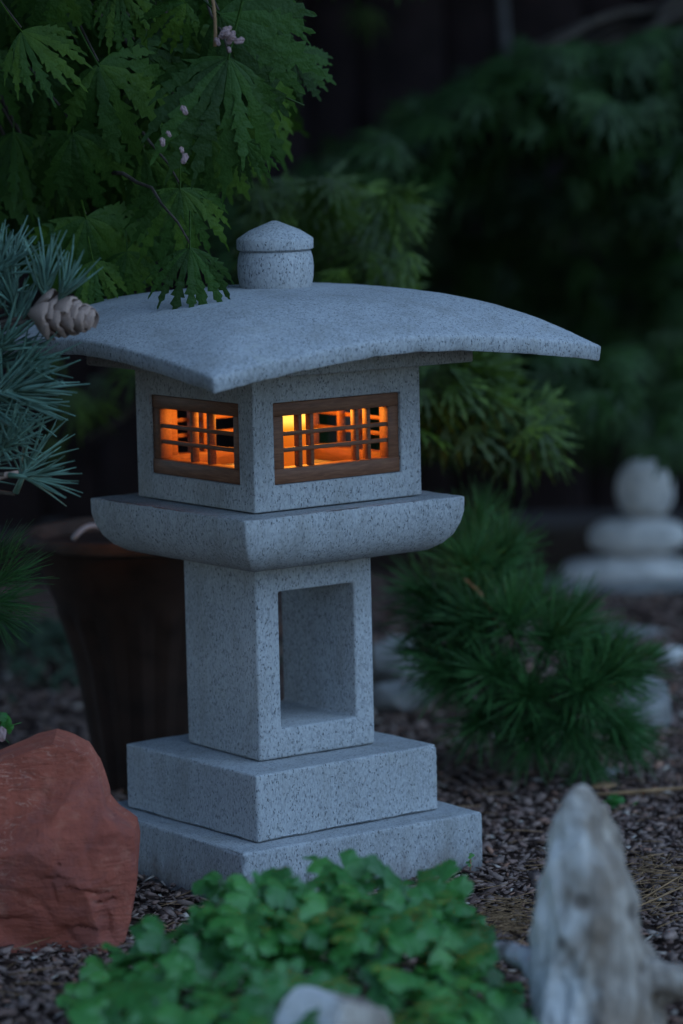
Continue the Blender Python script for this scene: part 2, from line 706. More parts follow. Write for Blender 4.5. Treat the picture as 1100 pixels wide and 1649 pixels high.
TH = 0.6102
OFF = dict(b1=(-.0261, -.0009), b2=(.0236, -.0033), po=(-.0167, -.0021), pl=(.0178, -.0012), fb=(.0104, .0026), ro=(-.009, .0048))
B1, B2, PX, PY, FB, RO, PL = .1682, .1322, .0824, .0769, .1197, .2691, .158
Z1, Z2, Z3, Z4, Z5 = .0715, .150, .3797, .4457, .6012
lantern = thing('stone_lantern', 'speckled grey granite garden lantern with curved roof and lit lattice windows', 'lantern', (0, 0, 0), TH)


def lpart(name, me, key, material=None, parent=None):
    o = obj(name, me, material or M['granite'], parent or lantern)
    if parent is None:
        t, off = OFF[key]
        o.rotation_euler = (0, 0, t)
        o.location = (math.cos(-TH) * off, math.sin(-TH) * off, 0)
    return o


lpart('base_slab', worn_block('base_slab', -B1, B1, -B1, B1, -0.01, Z1 - .0012, .0032, 44, 1.3), 'b1')
lpart('base_step', worn_block('base_step', -B2, B2, -B2, B2, Z1, Z2 - .0010, .0032, 38, 4.1), 'b2')
post_me = box_mesh('post', -PX, PX, -PY, PY, Z2, Z3 + .002)
post_me = boolean_cut(post_me, [(-.050, .056, -.3, .3, .185, .345)])
lpart('post', bevel_mesh(post_me, .0035, 3), 'po')

prof = [(.060, .3797), (.085, .3797), (.105, .3797), (.120, .3797), (.128, .3822), (.1395, .3895), (.1485, .400), (.1545, .413), (.1575, .427), (.158, .4445), (.156, .4447), (.150, .4447), (.143, .4447), (.135, .4447), (.126, .4447), (.112, .4447), (.09, .4447)]
vs, fs = [], []
NS = 44
for (h, z) in prof:
    for (ax, ay, bx, by) in ((-1, -1, 1, -1), (1, -1, 1, 1), (1, 1, -1, 1), (-1, 1, -1, -1)):
        for i in range(NS):
            t = i / NS
            vs.append((h * (ax + (bx - ax) * t), h * (ay + (by - ay) * t), z))
n = 4 * NS
for i in range(len(prof) - 1):
    for k_ in range(n):
        k2 = (k_ + 1) % n
        fs.append((i * n + k_, i * n + k2, (i + 1) * n + k2, (i + 1) * n + k_))
fs.append(tuple(range(n - 1, -1, -1)))
fs.append(tuple((len(prof) - 1) * n + k_ for k_ in range(n)))
lpart('platform', weather(bevel_mesh(mesh_from('platform', vs, fs), .0030, 2, 38), .0003, .0012, 7.7), 'pl')

WI = .0905      # half width of the window openings in the stone
WZ0, WZ1 = .4755, .5690
lb = box_mesh('light_box', -FB, FB, -FB, FB, Z4 + .0005, Z5)
lb = boolean_cut(lb, [(-.096, .096, -.0961, .0961, Z4 + .018, Z5 - .016),
                      (-WI, WI, -.3, .3, WZ0, WZ1), (-.3, .3, -WI + .0003, WI - .0003, WZ0 + .0002, WZ1 - .0002)])
light_box = lpart('light_box', bevel_mesh(lb, .0022, 2), 'fb')


def lattice(face, bars):
    """wooden window: frame members and lattice bars; local x along the wall, y outwards negative"""
    ang = {'front': 0, 'right': math.pi / 2, 'back': math.pi, 'left': -math.pi / 2}[face]
    a = WI - .0004
    y0, y1 = -FB + .0035, -FB + .0215
    zb0, zb1, zt0, zt1 = WZ0 + .0006, WZ0 + .0180, WZ1 - .0158, WZ1 - .0006
    st = .0155
    wl = bpy.data.objects.new('window_lattice', box_mesh('top_rail', -a, a, y0, y1, zt0, zt1, .0007, 1))
    wl.data.materials.append(M['wood'])
    link(wl, lantern)
    wl.rotation_euler = (0, 0, ang + OFF['fb'][0])
    wl.location = (math.cos(-TH) * OFF['fb'][1], math.sin(-TH) * OFF['fb'][1], 0)

    def sub(name, *b, bev=.0006):
        o = obj(name, box_mesh(name, *b, bev, 1), M['wood'], wl)
        return o
    sub('bottom_rail', -a, a, y0 - .0004, y1, zb0, zb1)
    sub('stile', -a, -a + st, y0 + .0006, y1 - .0006, zb1 + .0001, zt0 - .0001)
    sub('stile', a - st, a, y0 + .0006, y1 - .0006, zb1 + .0001, zt0 - .0001)
    for s in bars:
        sub('vertical_bar', s - .0024, s + .0024, y0 + .0052, y0 + .0150, zb1 + .0001, zt0 - .0001, bev=.0004)
    hz = zt0 - zb1
    for f in (.345, .655):
        z = zb1 + hz * f
        sub('horizontal_bar', -a + st + .0001, a - st - .0001, y0 + .0022, y0 + .0056, z - .0024, z + .0024, bev=.0004)


lattice('front', (-.0475, -.0310, .0335, .0505))
lattice('back', (-.0475, -.0310, .0335, .0505))
lattice('left', (-.0175, .0175))
lattice('right', (-.0175, .0175))

# roof: a slab draped over a square, corners drooping
NG = 72
ZC = .692


def roof_h(x, y):
    m_, n_ = max(abs(x), abs(y), 1e-6), min(abs(x), abs(y))
    return ZC - m_ ** 3.0 * (.046 + .027 * (n_ / m_) ** 1.6)


RZ = np.array([[roof_h(-1 + 2 * i / NG, -1 + 2 * j / NG) for i in range(NG + 1)] for j in range(NG + 1)])
for _ in range(7):      # soften the hips
    B_ = RZ.copy()
    B_[1:-1, 1:-1] = (RZ[:-2, 1:-1] + RZ[2:, 1:-1] + RZ[1:-1, :-2] + RZ[1:-1, 2:] + 2 * RZ[1:-1, 1:-1]) / 6
    RZ = B_


vs, fs = [], []
for layer in (0, 1):
    for j in range(NG + 1):
        for i in range(NG + 1):
            x, y = -1 + 2 * i / NG, -1 + 2 * j / NG
            z = float(RZ[j, i])
            if layer == 1:
                z -= .0185 + .003 * (1 - max(abs(x), abs(y)))
            sc_ = RO * (1 if layer == 0 else .992)
            vs.append((x * sc_, y * sc_, z))
nn = (NG + 1) ** 2
q = lambda l, i, j: l * nn + j * (NG + 1) + i
for j in range(NG):
    for i in range(NG):
        fs.append((q(0, i, j), q(0, i + 1, j), q(0, i + 1, j + 1), q(0, i, j + 1)))
        fs.append((q(1, i, j), q(1, i, j + 1), q(1, i + 1, j + 1), q(1, i + 1, j)))
for i in range(NG):
    fs.append((q(0, i, 0), q(1, i, 0), q(1, i + 1, 0), q(0, i + 1, 0)))
    fs.append((q(0, i + 1, NG), q(1, i + 1, NG), q(1, i, NG), q(0, i, NG)))
    fs.append((q(0, 0, i + 1), q(1, 0, i + 1), q(1, 0, i), q(0, 0, i)))
    fs.append((q(0, NG, i), q(1, NG, i), q(1, NG, i + 1), q(0, NG, i + 1)))
roof = lpart('roof', weather(bevel_mesh(mesh_from('roof', vs, fs), .0026, 2, 40), .0006, .0020, 9.2), 'ro')
collar = lpart('roof_collar', box_mesh('roof_collar', -.163, .163, -.163, .163, Z5 + .0006, .638, .002, 2), 'ro')

fin = [(.0395, 0.6867), (.0420, 0.6922), (.0442, 0.7042), (.0447, 0.7162), (.0437, 0.7262), (.0418, 0.7327), (.0395, 0.7340)]
finial = lpart('finial', lathe('finial', fin, 56), 'ro')
capp = [(.0395, 0.7332), (.0425, 0.7348), (.0446, 0.7360), (.0449, 0.7377), (.0449, 0.7470), (.0440, 0.7484), (.030, 0.7574), (.016, 0.7632), (.003, 0.7684)]
cap = obj('finial_cap', lathe('finial_cap', capp, 56), M['granite'], finial)

# candle inside the light box
cpos = at(462, 720, 0.0)
candle = thing('candle', 'glowing yellow candle seen through the near pane of the right window', 'candle', (cpos.x, 0.0, Z4 + .0185))
wax = NT('candle_wax')
gz = wax.n('TexCoord')
sx = wax.n('SeparateXYZ')
wax.l(gz.outputs['Object'], sx.inputs[0])
ec = wax.ramp(wax.mul(sx.outputs[2], 10.0), [(0.45, (1.0, 0.24, 0.006)), (0.62, (1.0, 0.36, 0.012)), (0.72, (1.0, 0.66, 0.10))])
wax.l(ec, wax.p.inputs['Emission Color'])
wax.l(wax.ramp(wax.mul(sx.outputs[2], 10.0), [(0.1, 0.15), (0.56, 0.28), (0.70, 1.0)]), wax.p.inputs['Emission Strength'])
wax_m = wax.done((0.50, 0.15, 0.02), 0.6)
candle_r = .028
cb = obj('wax_body', lathe('wax_body', [(candle_r, 0), (candle_r, .055), (candle_r, .081), (candle_r - .003, .085), (candle_r - .007, .084), (candle_r - .012, .080), (.004, .079)], 40), wax_m, candle)
fl = obj('flame', lathe('flame', [(.0015, .0795), (.004, .084), (.0055, .090), (.004, .098), (.0012, .107)], 16), mat_emit('flame', (1.0, 0.55, 0.12), 6.0), candle)
for (px, py, pz, en) in ((.0, .0, .104, 1.8), ):
    ld = bpy.data.lights.new('candle_light', 'POINT')
    ld.energy = en
    ld.color = (1.0, 0.34, 0.035)
    ld.shadow_soft_size = .012
    lo = bpy.data.objects.new('candle_light', ld)
    link(lo, candle)
    lo.location = (px, py, pz)


# ------------------------------------------------------------------ rocks
def displaced(bm, amp, freq, seed, oct_=4, dirs=None):
    o = Vector((seed * 13.7, seed * 7.1, seed * 3.3))
    for v in bm.verts:
        nrm = v.normal
        d = 0
        a, f = amp, freq
        for _ in range(oct_):
            d += a * noise.noise(v.co * f + o)
            a *= .5
            f *= 2.1
        v.co += nrm * d


def blob_mesh(name, rad, amp, freq, seed, sub=4, boxy=1.0, oct_=3):
    bm = bmesh.new()
    bmesh.ops.create_icosphere(bm, subdivisions=sub, radius=1)
    for v in bm.verts:
        c = [math.copysign(abs(q) ** boxy, q) for q in v.co]
        v.co = Vector((c[0] * rad[0], c[1] * rad[1], c[2] * rad[2]))
    bm.normal_update()
    displaced(bm, amp, freq, seed, oct_)
    return bm_done(bm, name, True)


def facet_rock(name, planes_n, rad, seed, amp=.006, freq=12, sub=5):
    """ellipsoid chopped by random planes, then roughened"""
    rs = random.Random(seed)
    pl = []
    for _ in range(planes_n):
        d = Vector((rs.gauss(0, 1), rs.gauss(0, 1), rs.gauss(0, 1))).normalized()
        pl.append((d, rs.uniform(.62, .9)))
    bm = bmesh.new()
    bmesh.ops.create_icosphere(bm, subdivisions=sub, radius=1)
    for v in bm.verts:
        c = v.co.copy()
        for d, h in pl:
            t = c.dot(d)
            if t > h:
                c -= d * (t - h)
        v.co = Vector((c.x * rad[0], c.y * rad[1], c.z * rad[2]))
    bm.normal_update()
    displaced(bm, amp, freq, seed)
    return bm_done(bm, name, True, 38)


def slab_from_outline(name, outline, Y, thick, bulge, seed, amp, freq, lean=0.0, crack_px=()):
    """solid rock: outline (pixels) carried to depth Y as real metres, given thickness, rounded and roughened"""
    pts = [at(u, v, Y) for u, v in outline]
    cx = sum(p.x for p in pts) / len(pts)
    cz = sum(p.z for p in pts) / len(pts)
    # resample outline
    dense = []
    for i in range(len(pts)):
        a, b = pts[i], pts[(i + 1) % len(pts)]
        k = max(1, int((b - a).length / .0035))
        for j in range(k):
            dense.append(a.lerp(b, j / k))
    n = len(dense)
    prof_ = []      # (scale, y offset)
    K = 44
    for i in range(1, K):
        s = i / K
        prof_.append((s, -thick * .25))
    for i in range(7):
        prof_.append((1.0, -thick * .25 + thick * (i / 6)))
    for i in range(K - 1, 0, -5):
        s = i / K
        prof_.append((s * .97, thick * .75 + thick * .3 * math.sqrt(1 - s ** 3)))
    vs_, fs_ = [(cx, Y - thick * bulge - thick * .25, cz)], []
    for i_, (s, y) in enumerate(prof_):
        for p in dense:
            x, z = (p.x - cx) * s, (p.z - cz) * s
            yy = y
            if i_ < K - 1:
                yy -= max(0.0, min(.034 - .08 * x - .05 * z, .046 - .50 * z - .05 * x, .038 + .34 * z + .22 * x, .056 - .62 * x + .15 * z,
                                   .070 - .95 * z + .55 * x, .046 + .12 * z - .34 * x, .30 * (1 - s) + .003))
            vs_.append((cx + x, Y + yy + z * lean, cz + z))
    for k in range(n):
        fs_.append((0, 1 + (k + 1) % n, 1 + k))
    for i in range(len(prof_) - 1):
        for k in range(n):
            k2 = (k + 1) % n
            fs_.append((1 + i * n + k, 1 + i * n + k2, 1 + (i + 1) * n + k2, 1 + (i + 1) * n + k))
    last = 1 + (len(prof_) - 1) * n
    vs_.append((cx, Y + thick * 1.05, cz))
    for k in range(n):
        fs_.append((len(vs_) - 1, last + k, last + (k + 1) % n))
    me = mesh_from(name, vs_, fs_)
    bm = bmesh.new()
    bm.from_mesh(me)
    bmesh.ops.recalc_face_normals(bm, faces=bm.faces)
    bm.normal_update()
    rs = random.Random(seed)
    # broad facets: push the front onto a few random planes
    fac = []
    for _ in range(9):
        fac.append((Vector((rs.gauss(0, .5), -1, rs.gauss(0, .5))).normalized(), rs.uniform(.55, .95)))
    o = Vector((seed * 3.1, 0, seed * 1.7))
    cracks = []
    for (u0, v0, u1, v1, hh) in crack_px:
        a, b = at(u0, v0, Y), at(u1, v1, Y)
        cracks.append((a.x, a.z, b.x, b.z, hh))
    for v in bm.verts:
        w = v.normal.dot(Vector((0, -1, 0)))
        d = 0.0
        jag = .006 * noise.noise(v.co * 25 + o) + .003 * noise.noise(v.co * 90 + o)
        for (x0, z0, x1, z1, hh) in cracks:
            ex, ez = x1 - x0, z1 - z0
            ll = math.hypot(ex, ez)
            rx, rz = v.co.x - x0, v.co.z - z0
            al = (rx * ex + rz * ez) / ll
            if -.004 < al < ll + .004:
                sd_ = (ex * rz - ez * rx) / ll + jag
                fade = min(1, max(0, (al + .004) / .012)) * min(1, max(0, (ll + .004 - al) / .012))
                d -= hh * fade * math.exp(-max(0, -sd_) / .028) * (1 if sd_ < 0 else 0) * max(0, w)
                d -= .0016 * fade * math.exp(-(sd_ / .0024) ** 2) * max(0, w)
        d += amp * noise.noise(v.co * freq + o) + amp * .55 * noise.noise(v.co * freq * 2.3 + o) + amp * .3 * noise.noise(v.co * freq * 5 + o)
        ridge = 1 - abs(noise.noise(v.co * freq * .8 + o * 2)) * 2
        d -= amp * .8 * max(0, ridge - .75) * 4
        v.co += v.normal * d
    bm.to_mesh(me)
    bm.free()
    me.polygons.foreach_set('use_smooth', [True] * len(me.polygons))
    me.set_sharp_from_angle(angle=R(32))
    return me


red_out = [(-95, 1262), (0, 1226), (50, 1209), (85, 1197), (115, 1207), (138, 1217), (158, 1243), (167, 1275), (173, 1300), (192, 1318), (219, 1336),
           (223, 1360), (219, 1420), (212, 1470), (204, 1500), (187, 1525), (150, 1546), (110, 1562), (40, 1556), (-60, 1548), (-130, 1540), (-140, 1400)]
red_me = slab_from_outline('red_boulder', red_out, -.335, .085, .35, 3, .0022, 16, lean=.18,
                           crack_px=((60, 1400, 120, 1396, .0015), (110, 1408, 190, 1418, .003), (-30, 1466, 60, 1462, .002), (100, 1474, 190, 1480, .003),
                                     (86, 1402, 104, 1440, .002), (100, 1474, 150, 1518, .002), (155, 1430, 200, 1430, .0035), (182, 1450, 192, 1500, .004)))
red = obj('red_boulder', red_me, M['redrock'])
tag(red, 'large angular red sandstone boulder left of the stone lantern', 'boulder')

# pebble cairn
for (nm, lab, u, v, wpx, hpx, dep, seed) in (
        ('cairn_stone', 'flat oblong pale stone at the bottom of the three stone stack', 1012, 921, 216, 52, .075, 4),
        ('cairn_stone', 'oval pale stone in the middle of the three stone stack', 1026, 863, 162, 64, .06, 5),
        ('cairn_stone', 'upright rounded pale stone on top of the three stone stack', 1039, 789, 94, 97, .045, 6)):
    Yc = 2.16
    k_ = ppm(Yc)
    p = at(u, v, Yc)
    o = obj(nm, blob_mesh(nm, (wpx / 2 / k_, dep, hpx / 2 / k_), .006, 11, seed, 4, .84), M['pebble'], None, Matrix.Translation(p))
    tag(o, lab, 'stone', 'stacked pebble cairn')
    if 'bottom' in lab:
        cz0 = p.z - hpx / 2 / k_
# a low plinth rock carries the cairn
pp = at(1015, 950, 2.16)
o = obj('plinth_rock', blob_mesh('plinth_rock', (.20, .12, max(.03, cz0 + .004) * .5), .006, 9, 9), M['greyrock'], None, Matrix.Translation((pp.x, 2.16, max(.03, cz0 + .004) * .5 - .006)))
tag(o, 'low dark rock under the three stone stack', 'rock')

# pale boulders and small stones further back
for (nm, lab, cat, u, v, rx, ry, rz, seed, mat_) in (
        ('boulder', 'pale grey boulder behind the right edge of the lantern post', 'rock', 622, 1085, .060, .05, .055, 21, 'greyrock'),
        ('boulder', 'brownish low rock below the pale boulder beside the lantern post', 'rock', 650, 1130, .05, .04, .032, 22, 'greyrock'),
        ('boulder', 'small grey rock right of the dwarf pine', 'rock', 1040, 1150, .045, .04, .045, 23, 'greyrock'),
        ('boulder', 'flat whitish stone lying below the dwarf pine', 'stone', 978, 1250, .024, .018, .008, 24, 'pebble'),
        ('boulder', 'low tan stone on the bed behind the dwarf pine', 'stone', 1000, 1020, .07, .05, .014, 25, 'greyrock'),
        ('boulder', 'small round stone at the right edge behind the dwarf pine', 'stone', 1085, 1060, .025, .02, .02, 26, 'pebble')):
    p = ground_at(u, v + rz * 600)
    o = obj('garden_stone' if cat == 'stone' else 'garden_rock', facet_rock(nm, 14, (rx, ry, rz), seed, rz * .1, 14, 4), M[mat_], None, Matrix.Translation((p.x, p.y + ry * .3, rz * .72)))
    tag(o, lab, cat)


# driftwood: tapered lobes fused by a voxel remesh
def fuse(name, parts, voxel, amp, freq, seed, stretch=(1, 1, .3)):
    vs_, fs_ = [], []
    for pts, rads in parts:
        tube(vs_, fs_, pts, rads, 14)
    me = mesh_from(name, vs_, fs_)
    o = bpy.data.objects.new('tmp', me)
    COL.objects.link(o)
    md = o.modifiers.new('r', 'REMESH')
    md.mode = 'VOXEL'
    md.voxel_size = voxel
    sm = o.modifiers.new('s', 'SMOOTH')
    sm.iterations = 3
    dg = bpy.context.evaluated_depsgraph_get()
    out = bpy.data.meshes.new_from_object(o.evaluated_get(dg))
    bpy.data.objects.remove(o)
    bm = bmesh.new()
    bm.from_mesh(out)
    bm.normal_update()
    off = Vector((seed * 5.1, seed, seed * 2.2))
    st = Vector(stretch)
    for v in bm.verts:
        c = Vector((v.co.x * st.x, v.co.y * st.y, v.co.z * st.z))
        d = amp * noise.noise(c * freq + off) + amp * .6 * noise.noise(c * freq * 2.1 + off) + amp * .35 * noise.noise(c * freq * 4.4 + off)
        v.co += v.normal * d
    bm.to_mesh(out)
    bm.free()
    out.name = name
    out.polygons.foreach_set('use_smooth', [True] * len(out.polygons))
    return out


YD = -.80
kd = ppm(YD)


def P(u, v, dy=0.0):
    p = at(u, v, YD)
    return Vector((p.x, YD + dy, p.z))


main = [P(931, 1268), P(934, 1310), P(940, 1400), P(945, 1480), P(950, 1560), P(955, 1640), P(958, 1740), P(960, 1800)]
mr = [x / kd for x in (10, 38, 66, 84, 96, 108, 118, 122)]
side = [P(970, 1296, .02), P(982, 1350, .02), P(990, 1430, .02), P(1005, 1500, .02), P(1020, 1600, .02), P(1030, 1760, .02)]
sr_ = [x / kd for x in (9, 24, 28, 36, 48, 60)]
rl = [P(1010, 1600), P(1050, 1570, -.01), P(1090, 1572, -.02), P(1150, 1580, -.03), P(1220, 1610, -.04)]
ll = [P(900, 1610), P(860, 1562, .03), P(815, 1556, .06), P(770, 1562, .09), P(720, 1574, .12), P(690, 1590, .14)]
dw = fuse('driftwood_stump', [(main, mr), (side, sr_), (rl, [x / kd for x in (50, 34, 30, 26, 18)]), (ll, [x / kd for x in (40, 22, 15, 12, 9, 4)]),
                              ([P(1000, 1480, .02), P(1040, 1540, .02), P(1060, 1620, .02)], [x / kd for x in (10, 18, 30)])],
          .0036, .0085, 26, 2, (1, 1, .55))
o = obj('driftwood_stump', dw, M['drift'])
tag(o, 'tall pointed weathered grey driftwood stump in the right foreground', 'driftwood')

YD2 = -.98
pr = at(538, 1640, YD2)
o = obj('foreground_rock', facet_rock('foreground_rock', 12, (.058, .06, .085), 31, .004, 22, 5), M['limestone'], None, Matrix.Translation((pr.x, YD2, max(pr.z - .045, .05))))
tag(o, 'blurred pale grey rock at the bottom edge in front of the columbine', 'rock')

# ------------------------------------------------------------------ planter pot
YP = .47
kp = ppm(YP)
pc = at(230, 1000, YP)
pot = thing('planter_pot', 'dark brown flared planter pot with ribbed sides behind the lantern', 'pot', (pc.x, YP, 0))
HZ = at(230, 851, YP).z
pr_ = lambda f: f * 190 / kp
body_prof = [(pr_(.40), .0), (pr_(.43), .01), (pr_(.475), HZ * .21), (pr_(.575), HZ * .5), (pr_(.66), HZ * .63), (pr_(.76), HZ * .75), (pr_(.87), HZ * .87), (pr_(.955), HZ * .95)]
fine_prof = []
for i in range(len(body_prof) - 1):
    for j in range(4):
        t = j / 4
        fine_prof.append((body_prof[i][0] * (1 - t) + body_prof[i + 1][0] * t, body_prof[i][1] * (1 - t) + body_prof[i + 1][1] * t))
fine_prof.append(body_prof[-1])
obj('pot_body', lathe('pot_body', fine_prof, 144, True, 60, lambda a, z: 1 + (.035 * (math.cos(a * 16) ** 3) if z < HZ * .72 else 0)), M['pot'], pot)
obj('rim', lathe('rim', [(pr_(.85), HZ * .945), (pr_(.965), HZ * .948), (pr_(.992), HZ * .955), (pr_(1.0), HZ * .965), (pr_(1.0), HZ * .99), (pr_(.985), HZ), (pr_(.92), HZ), (pr_(.895), HZ * .985), (pr_(.87), HZ * .90)], 96, True, 60), M['rim'], pot)
obj('soil', lathe('soil', [(pr_(.88), HZ * .896), (pr_(.88), HZ * .93), (pr_(.5), HZ * .945), (.004, HZ * .95)], 48), M['soil'], pot)
a_, b_ = at(118, 868, YP - .10), at(168, 852, YP - .06)
tg = obj('plant_label', tube_mesh('plant_label', curve_pts(a_, b_, (0, 0, .010), 8), [.0035] * 8, 6), M['plastic'])
tag(tg, 'pale grey curved strip resting on the pot rim', 'strip')


# ------------------------------------------------------------------ leaf meshes
def fan_leaf(name, seed, nl=9, spread=80, droop=.22, cut=.36):
    """maple leaf of long, sharply toothed lobes; unit length, stalk at the origin, tip along +Y"""
    rs = random.Random(seed)
    vs_, fs_ = [], []
    st = 16
    for i in range(nl):
        f = (i / (nl - 1) - .5) * 2
        a0 = R(spread * f) + rs.uniform(-.05, .05)
        L = (1 - .34 * abs(f) ** 1.8) * rs.uniform(.88, 1.08)
        half = R(spread / (nl - 1))
        base = len(vs_)
        px, py = 0.0, 0.0
        roll_ = rs.uniform(-.35, .35)
        sag = droop * rs.uniform(.5, 1.6)
        kx = rs.uniform(.36, .56)
        wmax = 0.0
        for s in range(st + 1):
            t = s / st
            r = t * L
            a = a0 * (1 - kx * t)
            if s:
                px += math.sin(a) * L / st
                py += math.cos(a) * L / st
            tooth = (s % 2) if s < st else 0
            push = 0
            if t < cut:
                w = r * math.tan(half) * 1.05
                wmax = w
            else:
                tt = (t - cut) / (1 - cut)
                env = wmax * (.74 + 1.15 * math.sin(math.pi * tt ** .9) * (1 - .3 * tt)) * (1 - tt ** 3)
                w = env * (rs.uniform(1.05, 1.45) if tooth else rs.uniform(.50, .74)) + .0015
                push = rs.uniform(.05, .11) * (1.15 - t) if tooth else 0
            for sd in (-1, 0, 1):
                x, y = sd * w, (push if sd else 0)
                z = (-.30 * min(w, .05) if sd else 0) - sag * r * r * (1 + .7 * abs(f)) - .12 * abs(f) * r + sd * w * roll_ * t + .012 * (i % 2) * t
                vs_.append((px + x * math.cos(a) + y * math.sin(a), py - x * math.sin(a) + y * math.cos(a), z))
        for s in range(st):
            b0 = base + s * 3
            fs_.append((b0, b0 + 1, b0 + 4, b0 + 3))
            fs_.append((b0 + 1, b0 + 2, b0 + 5, b0 + 4))
    tube(vs_, fs_, [(0, -.42, .10), (0, -.2, .03), (0, .02, 0)], [.012, .010, .010], 4)
    return mesh_from(name, vs_, fs_, True, 40)


def lace_leaf(name, seed, nl=7, spread=75, width=.05, stations=7, droop=.35):
    rs = random.Random(seed)
    vs_, fs_ = [], []
    for i in range(nl):
        f = (i / (nl - 1) - .5) * 2
        a = R(spread * f) + rs.uniform(-.08, .08)
        L = (1 - .35 * abs(f) ** 1.5) * rs.uniform(.85, 1.05)
        ca, sa = math.cos(a), math.sin(a)
        base = len(vs_)
        for s in range(stations + 1):
            t = s / stations
            r = t * L
            w = width * math.sin(math.pi * min(1, t * .92 + .05)) ** .8 * (1.5 if s % 2 else .55)
            push = .07 if s % 2 else 0
            for sd in (-1, 0, 1):
                x, y = sd * w, r + (push if sd else 0)
                z = -droop * r * r + (-.012 if sd else 0)
                vs_.append((x * ca + y * sa, -x * sa + y * ca, z))
        for s in range(stations):
            b0 = base + s * 3
            fs_.append((b0, b0 + 1, b0 + 4, b0 + 3))
            fs_.append((b0 + 1, b0 + 2, b0 + 5, b0 + 4))
    return mesh_from(name, vs_, fs_, True, 60)


def trefoil_leaf(name, seed):
    """three leaflets, each of three rounded lobes, on a stalk"""
    rs = random.Random(seed)
    vs_, fs_ = [], []
    for k, a in enumerate((-1.45, 0, 1.45)):
        a += rs.uniform(-.2, .2)
        ca, sa = math.cos(a), math.sin(a)
        L = rs.uniform(.85, 1.1)
        base = len(vs_)
        vs_.append((0, 0, 0))
        ringn = 25
        tilt = rs.uniform(-.25, .05)
        for i in range(ringn):
            th = (i / (ringn - 1) - .5) * 2 * R(118)
            lob = abs(math.cos(th * 1.52)) ** .55
            r = .52 * (0.66 + .34 * lob) * (1 - .16 * (abs(th) / 2) ** 2)
            r *= 1 + .05 * math.cos(th * 9)
            x, y = math.sin(th) * r * .95, .46 + math.cos(th) * r * .62
            x *= L
            y = (.12 + y * .95) * L
            z = tilt * y - .10 * abs(x) + .05 * math.sin(th * 3) - .12 * y * y
            vs_.append((x * ca + y * sa, -x * sa + y * ca, z))
        # centre of the leaflet
        cyy = .5 * L
        vs_.append((cyy * sa, cyy * ca, tilt * cyy + .02))
        c = len(vs_) - 1
        for i in range(ringn - 1):
            fs_.append((c, base + 1 + i + 1, base + 1 + i))
        fs_.append((c, base + 1, base))
        fs_.append((c, base, base + ringn))
    tube(vs_, fs_, [(0, -.15, -1.6), (0, -.25, -.7), (0, 0, 0)], [.03, .025, .02], 4)
    return mesh_from(name, vs_, fs_, True, 50)


def tuft_mesh(name, seed, count, length, width, spread=(18, 70), shoot=.35, bend=.25, nseg=3):
    """needles round the end of a shoot that runs along +Y from the origin"""
    rs = random.Random(seed)
    vs_, fs_ = [], []
    tube(vs_, fs_, [(0, -shoot * .9, 0), (0, shoot * .55, 0)], [width * 2.2, width * 1.3], 5)
    for i in range(count):
        s = rs.uniform(-.5, 1) * shoot * .6
        az = rs.uniform(0, 2 * math.pi)
        sp = R(rs.uniform(*spread)) * (1 - .35 * max(0, s / shoot))
        d = Vector((math.sin(sp) * math.cos(az), math.cos(sp), math.sin(sp) * math.sin(az)))
        side_ = Vector((rs.gauss(0, 1), rs.gauss(0, 1), rs.gauss(0, 1)))
        side_ = (side_ - d * side_.dot(d)).normalized()
        L = length * rs.uniform(.75, 1.1)
        p0 = Vector((0, s, 0))
        bd = side_ * bend * L * rs.uniform(.2, 1) + Vector((0, 1, 0)) * bend * L * .5
        pts, rad = [], []
        for j in range(nseg + 1):
            t = j / nseg
            pts.append(p0 + d * (L * t) + bd * (t * t) * .6)
            rad.append(width * (1 - .25 * t) if j < nseg else width * .3)
        b0 = len(vs_)
        u_ = d.cross(side_).normalized()
        for p, r in zip(pts, rad):
            for k in range(3):
                an = 2.0944 * k
                vs_.append(p + (side_ * math.cos(an) + u_ * math.sin(an)) * r)
        for j in range(nseg):
            for k in range(3):
                k2 = (k + 1) % 3
                fs_.append((b0 + j * 3 + k, b0 + j * 3 + k2, b0 + j * 3 + 3 + k2, b0 + j * 3 + 3 + k))
    return mesh_from(name, vs_, fs_, True)


def merge_instances(name, items, material):
    """items: (mesh, matrix) joined into one mesh of triangles"""
    cache = {}
    Vs, Fs, off = [], [], 0
    for me, mt in items:
        if me.name not in cache:
            me.calc_loop_triangles()
            v = np.empty(len(me.vertices) * 3)
            me.vertices.foreach_get('co', v)
            f = np.empty(len(me.loop_triangles) * 3, dtype=np.int32)
            me.loop_triangles.foreach_get('vertices', f)
            cache[me.name] = (v.reshape(-1, 3), f.reshape(-1, 3))
        v, f = cache[me.name]
        A = np.array(mt)
        Vs.append(v @ A[:3, :3].T + A[:3, 3])
        Fs.append(f + off)
        off += len(v)
    return big_mesh(name, np.concatenate(Vs), np.concatenate(Fs), material, True)


def rnd_dir(base, spread):
    return (Vector(base).normalized() + Vector([random.gauss(0, spread) for _ in range(3)])).normalized()


# ------------------------------------------------------------------ fern-leaf maple, upper left
mtree_base = Vector((-1.25, .75, 0))
maple = thing('fernleaf_maple', 'fern-leaf maple hanging large cut leaves over the lantern roof at upper left', 'maple tree', mtree_base)
crown_hub = Vector((-.95, .55, 1.25))
obj('trunk', tube_mesh('trunk', [mtree_base - Vector((0, 0, .03)), mtree_base + Vector((.08, -.05, .5)), crown_hub, crown_hub + Vector((.08, -.05, .35))], [.05, .04, .033, .02], 10), M['bark'], maple, Matrix.Identity(4))
fan = [fan_leaf('fan_leaf_%d' % i, 40 + i, 9 + 2 * (i % 2), 72 + 6 * i, .12 + .07 * i, .30 + .05 * (i % 3)) for i in range(6)]
for me in fan:
    me.materials.append(M['maple'])
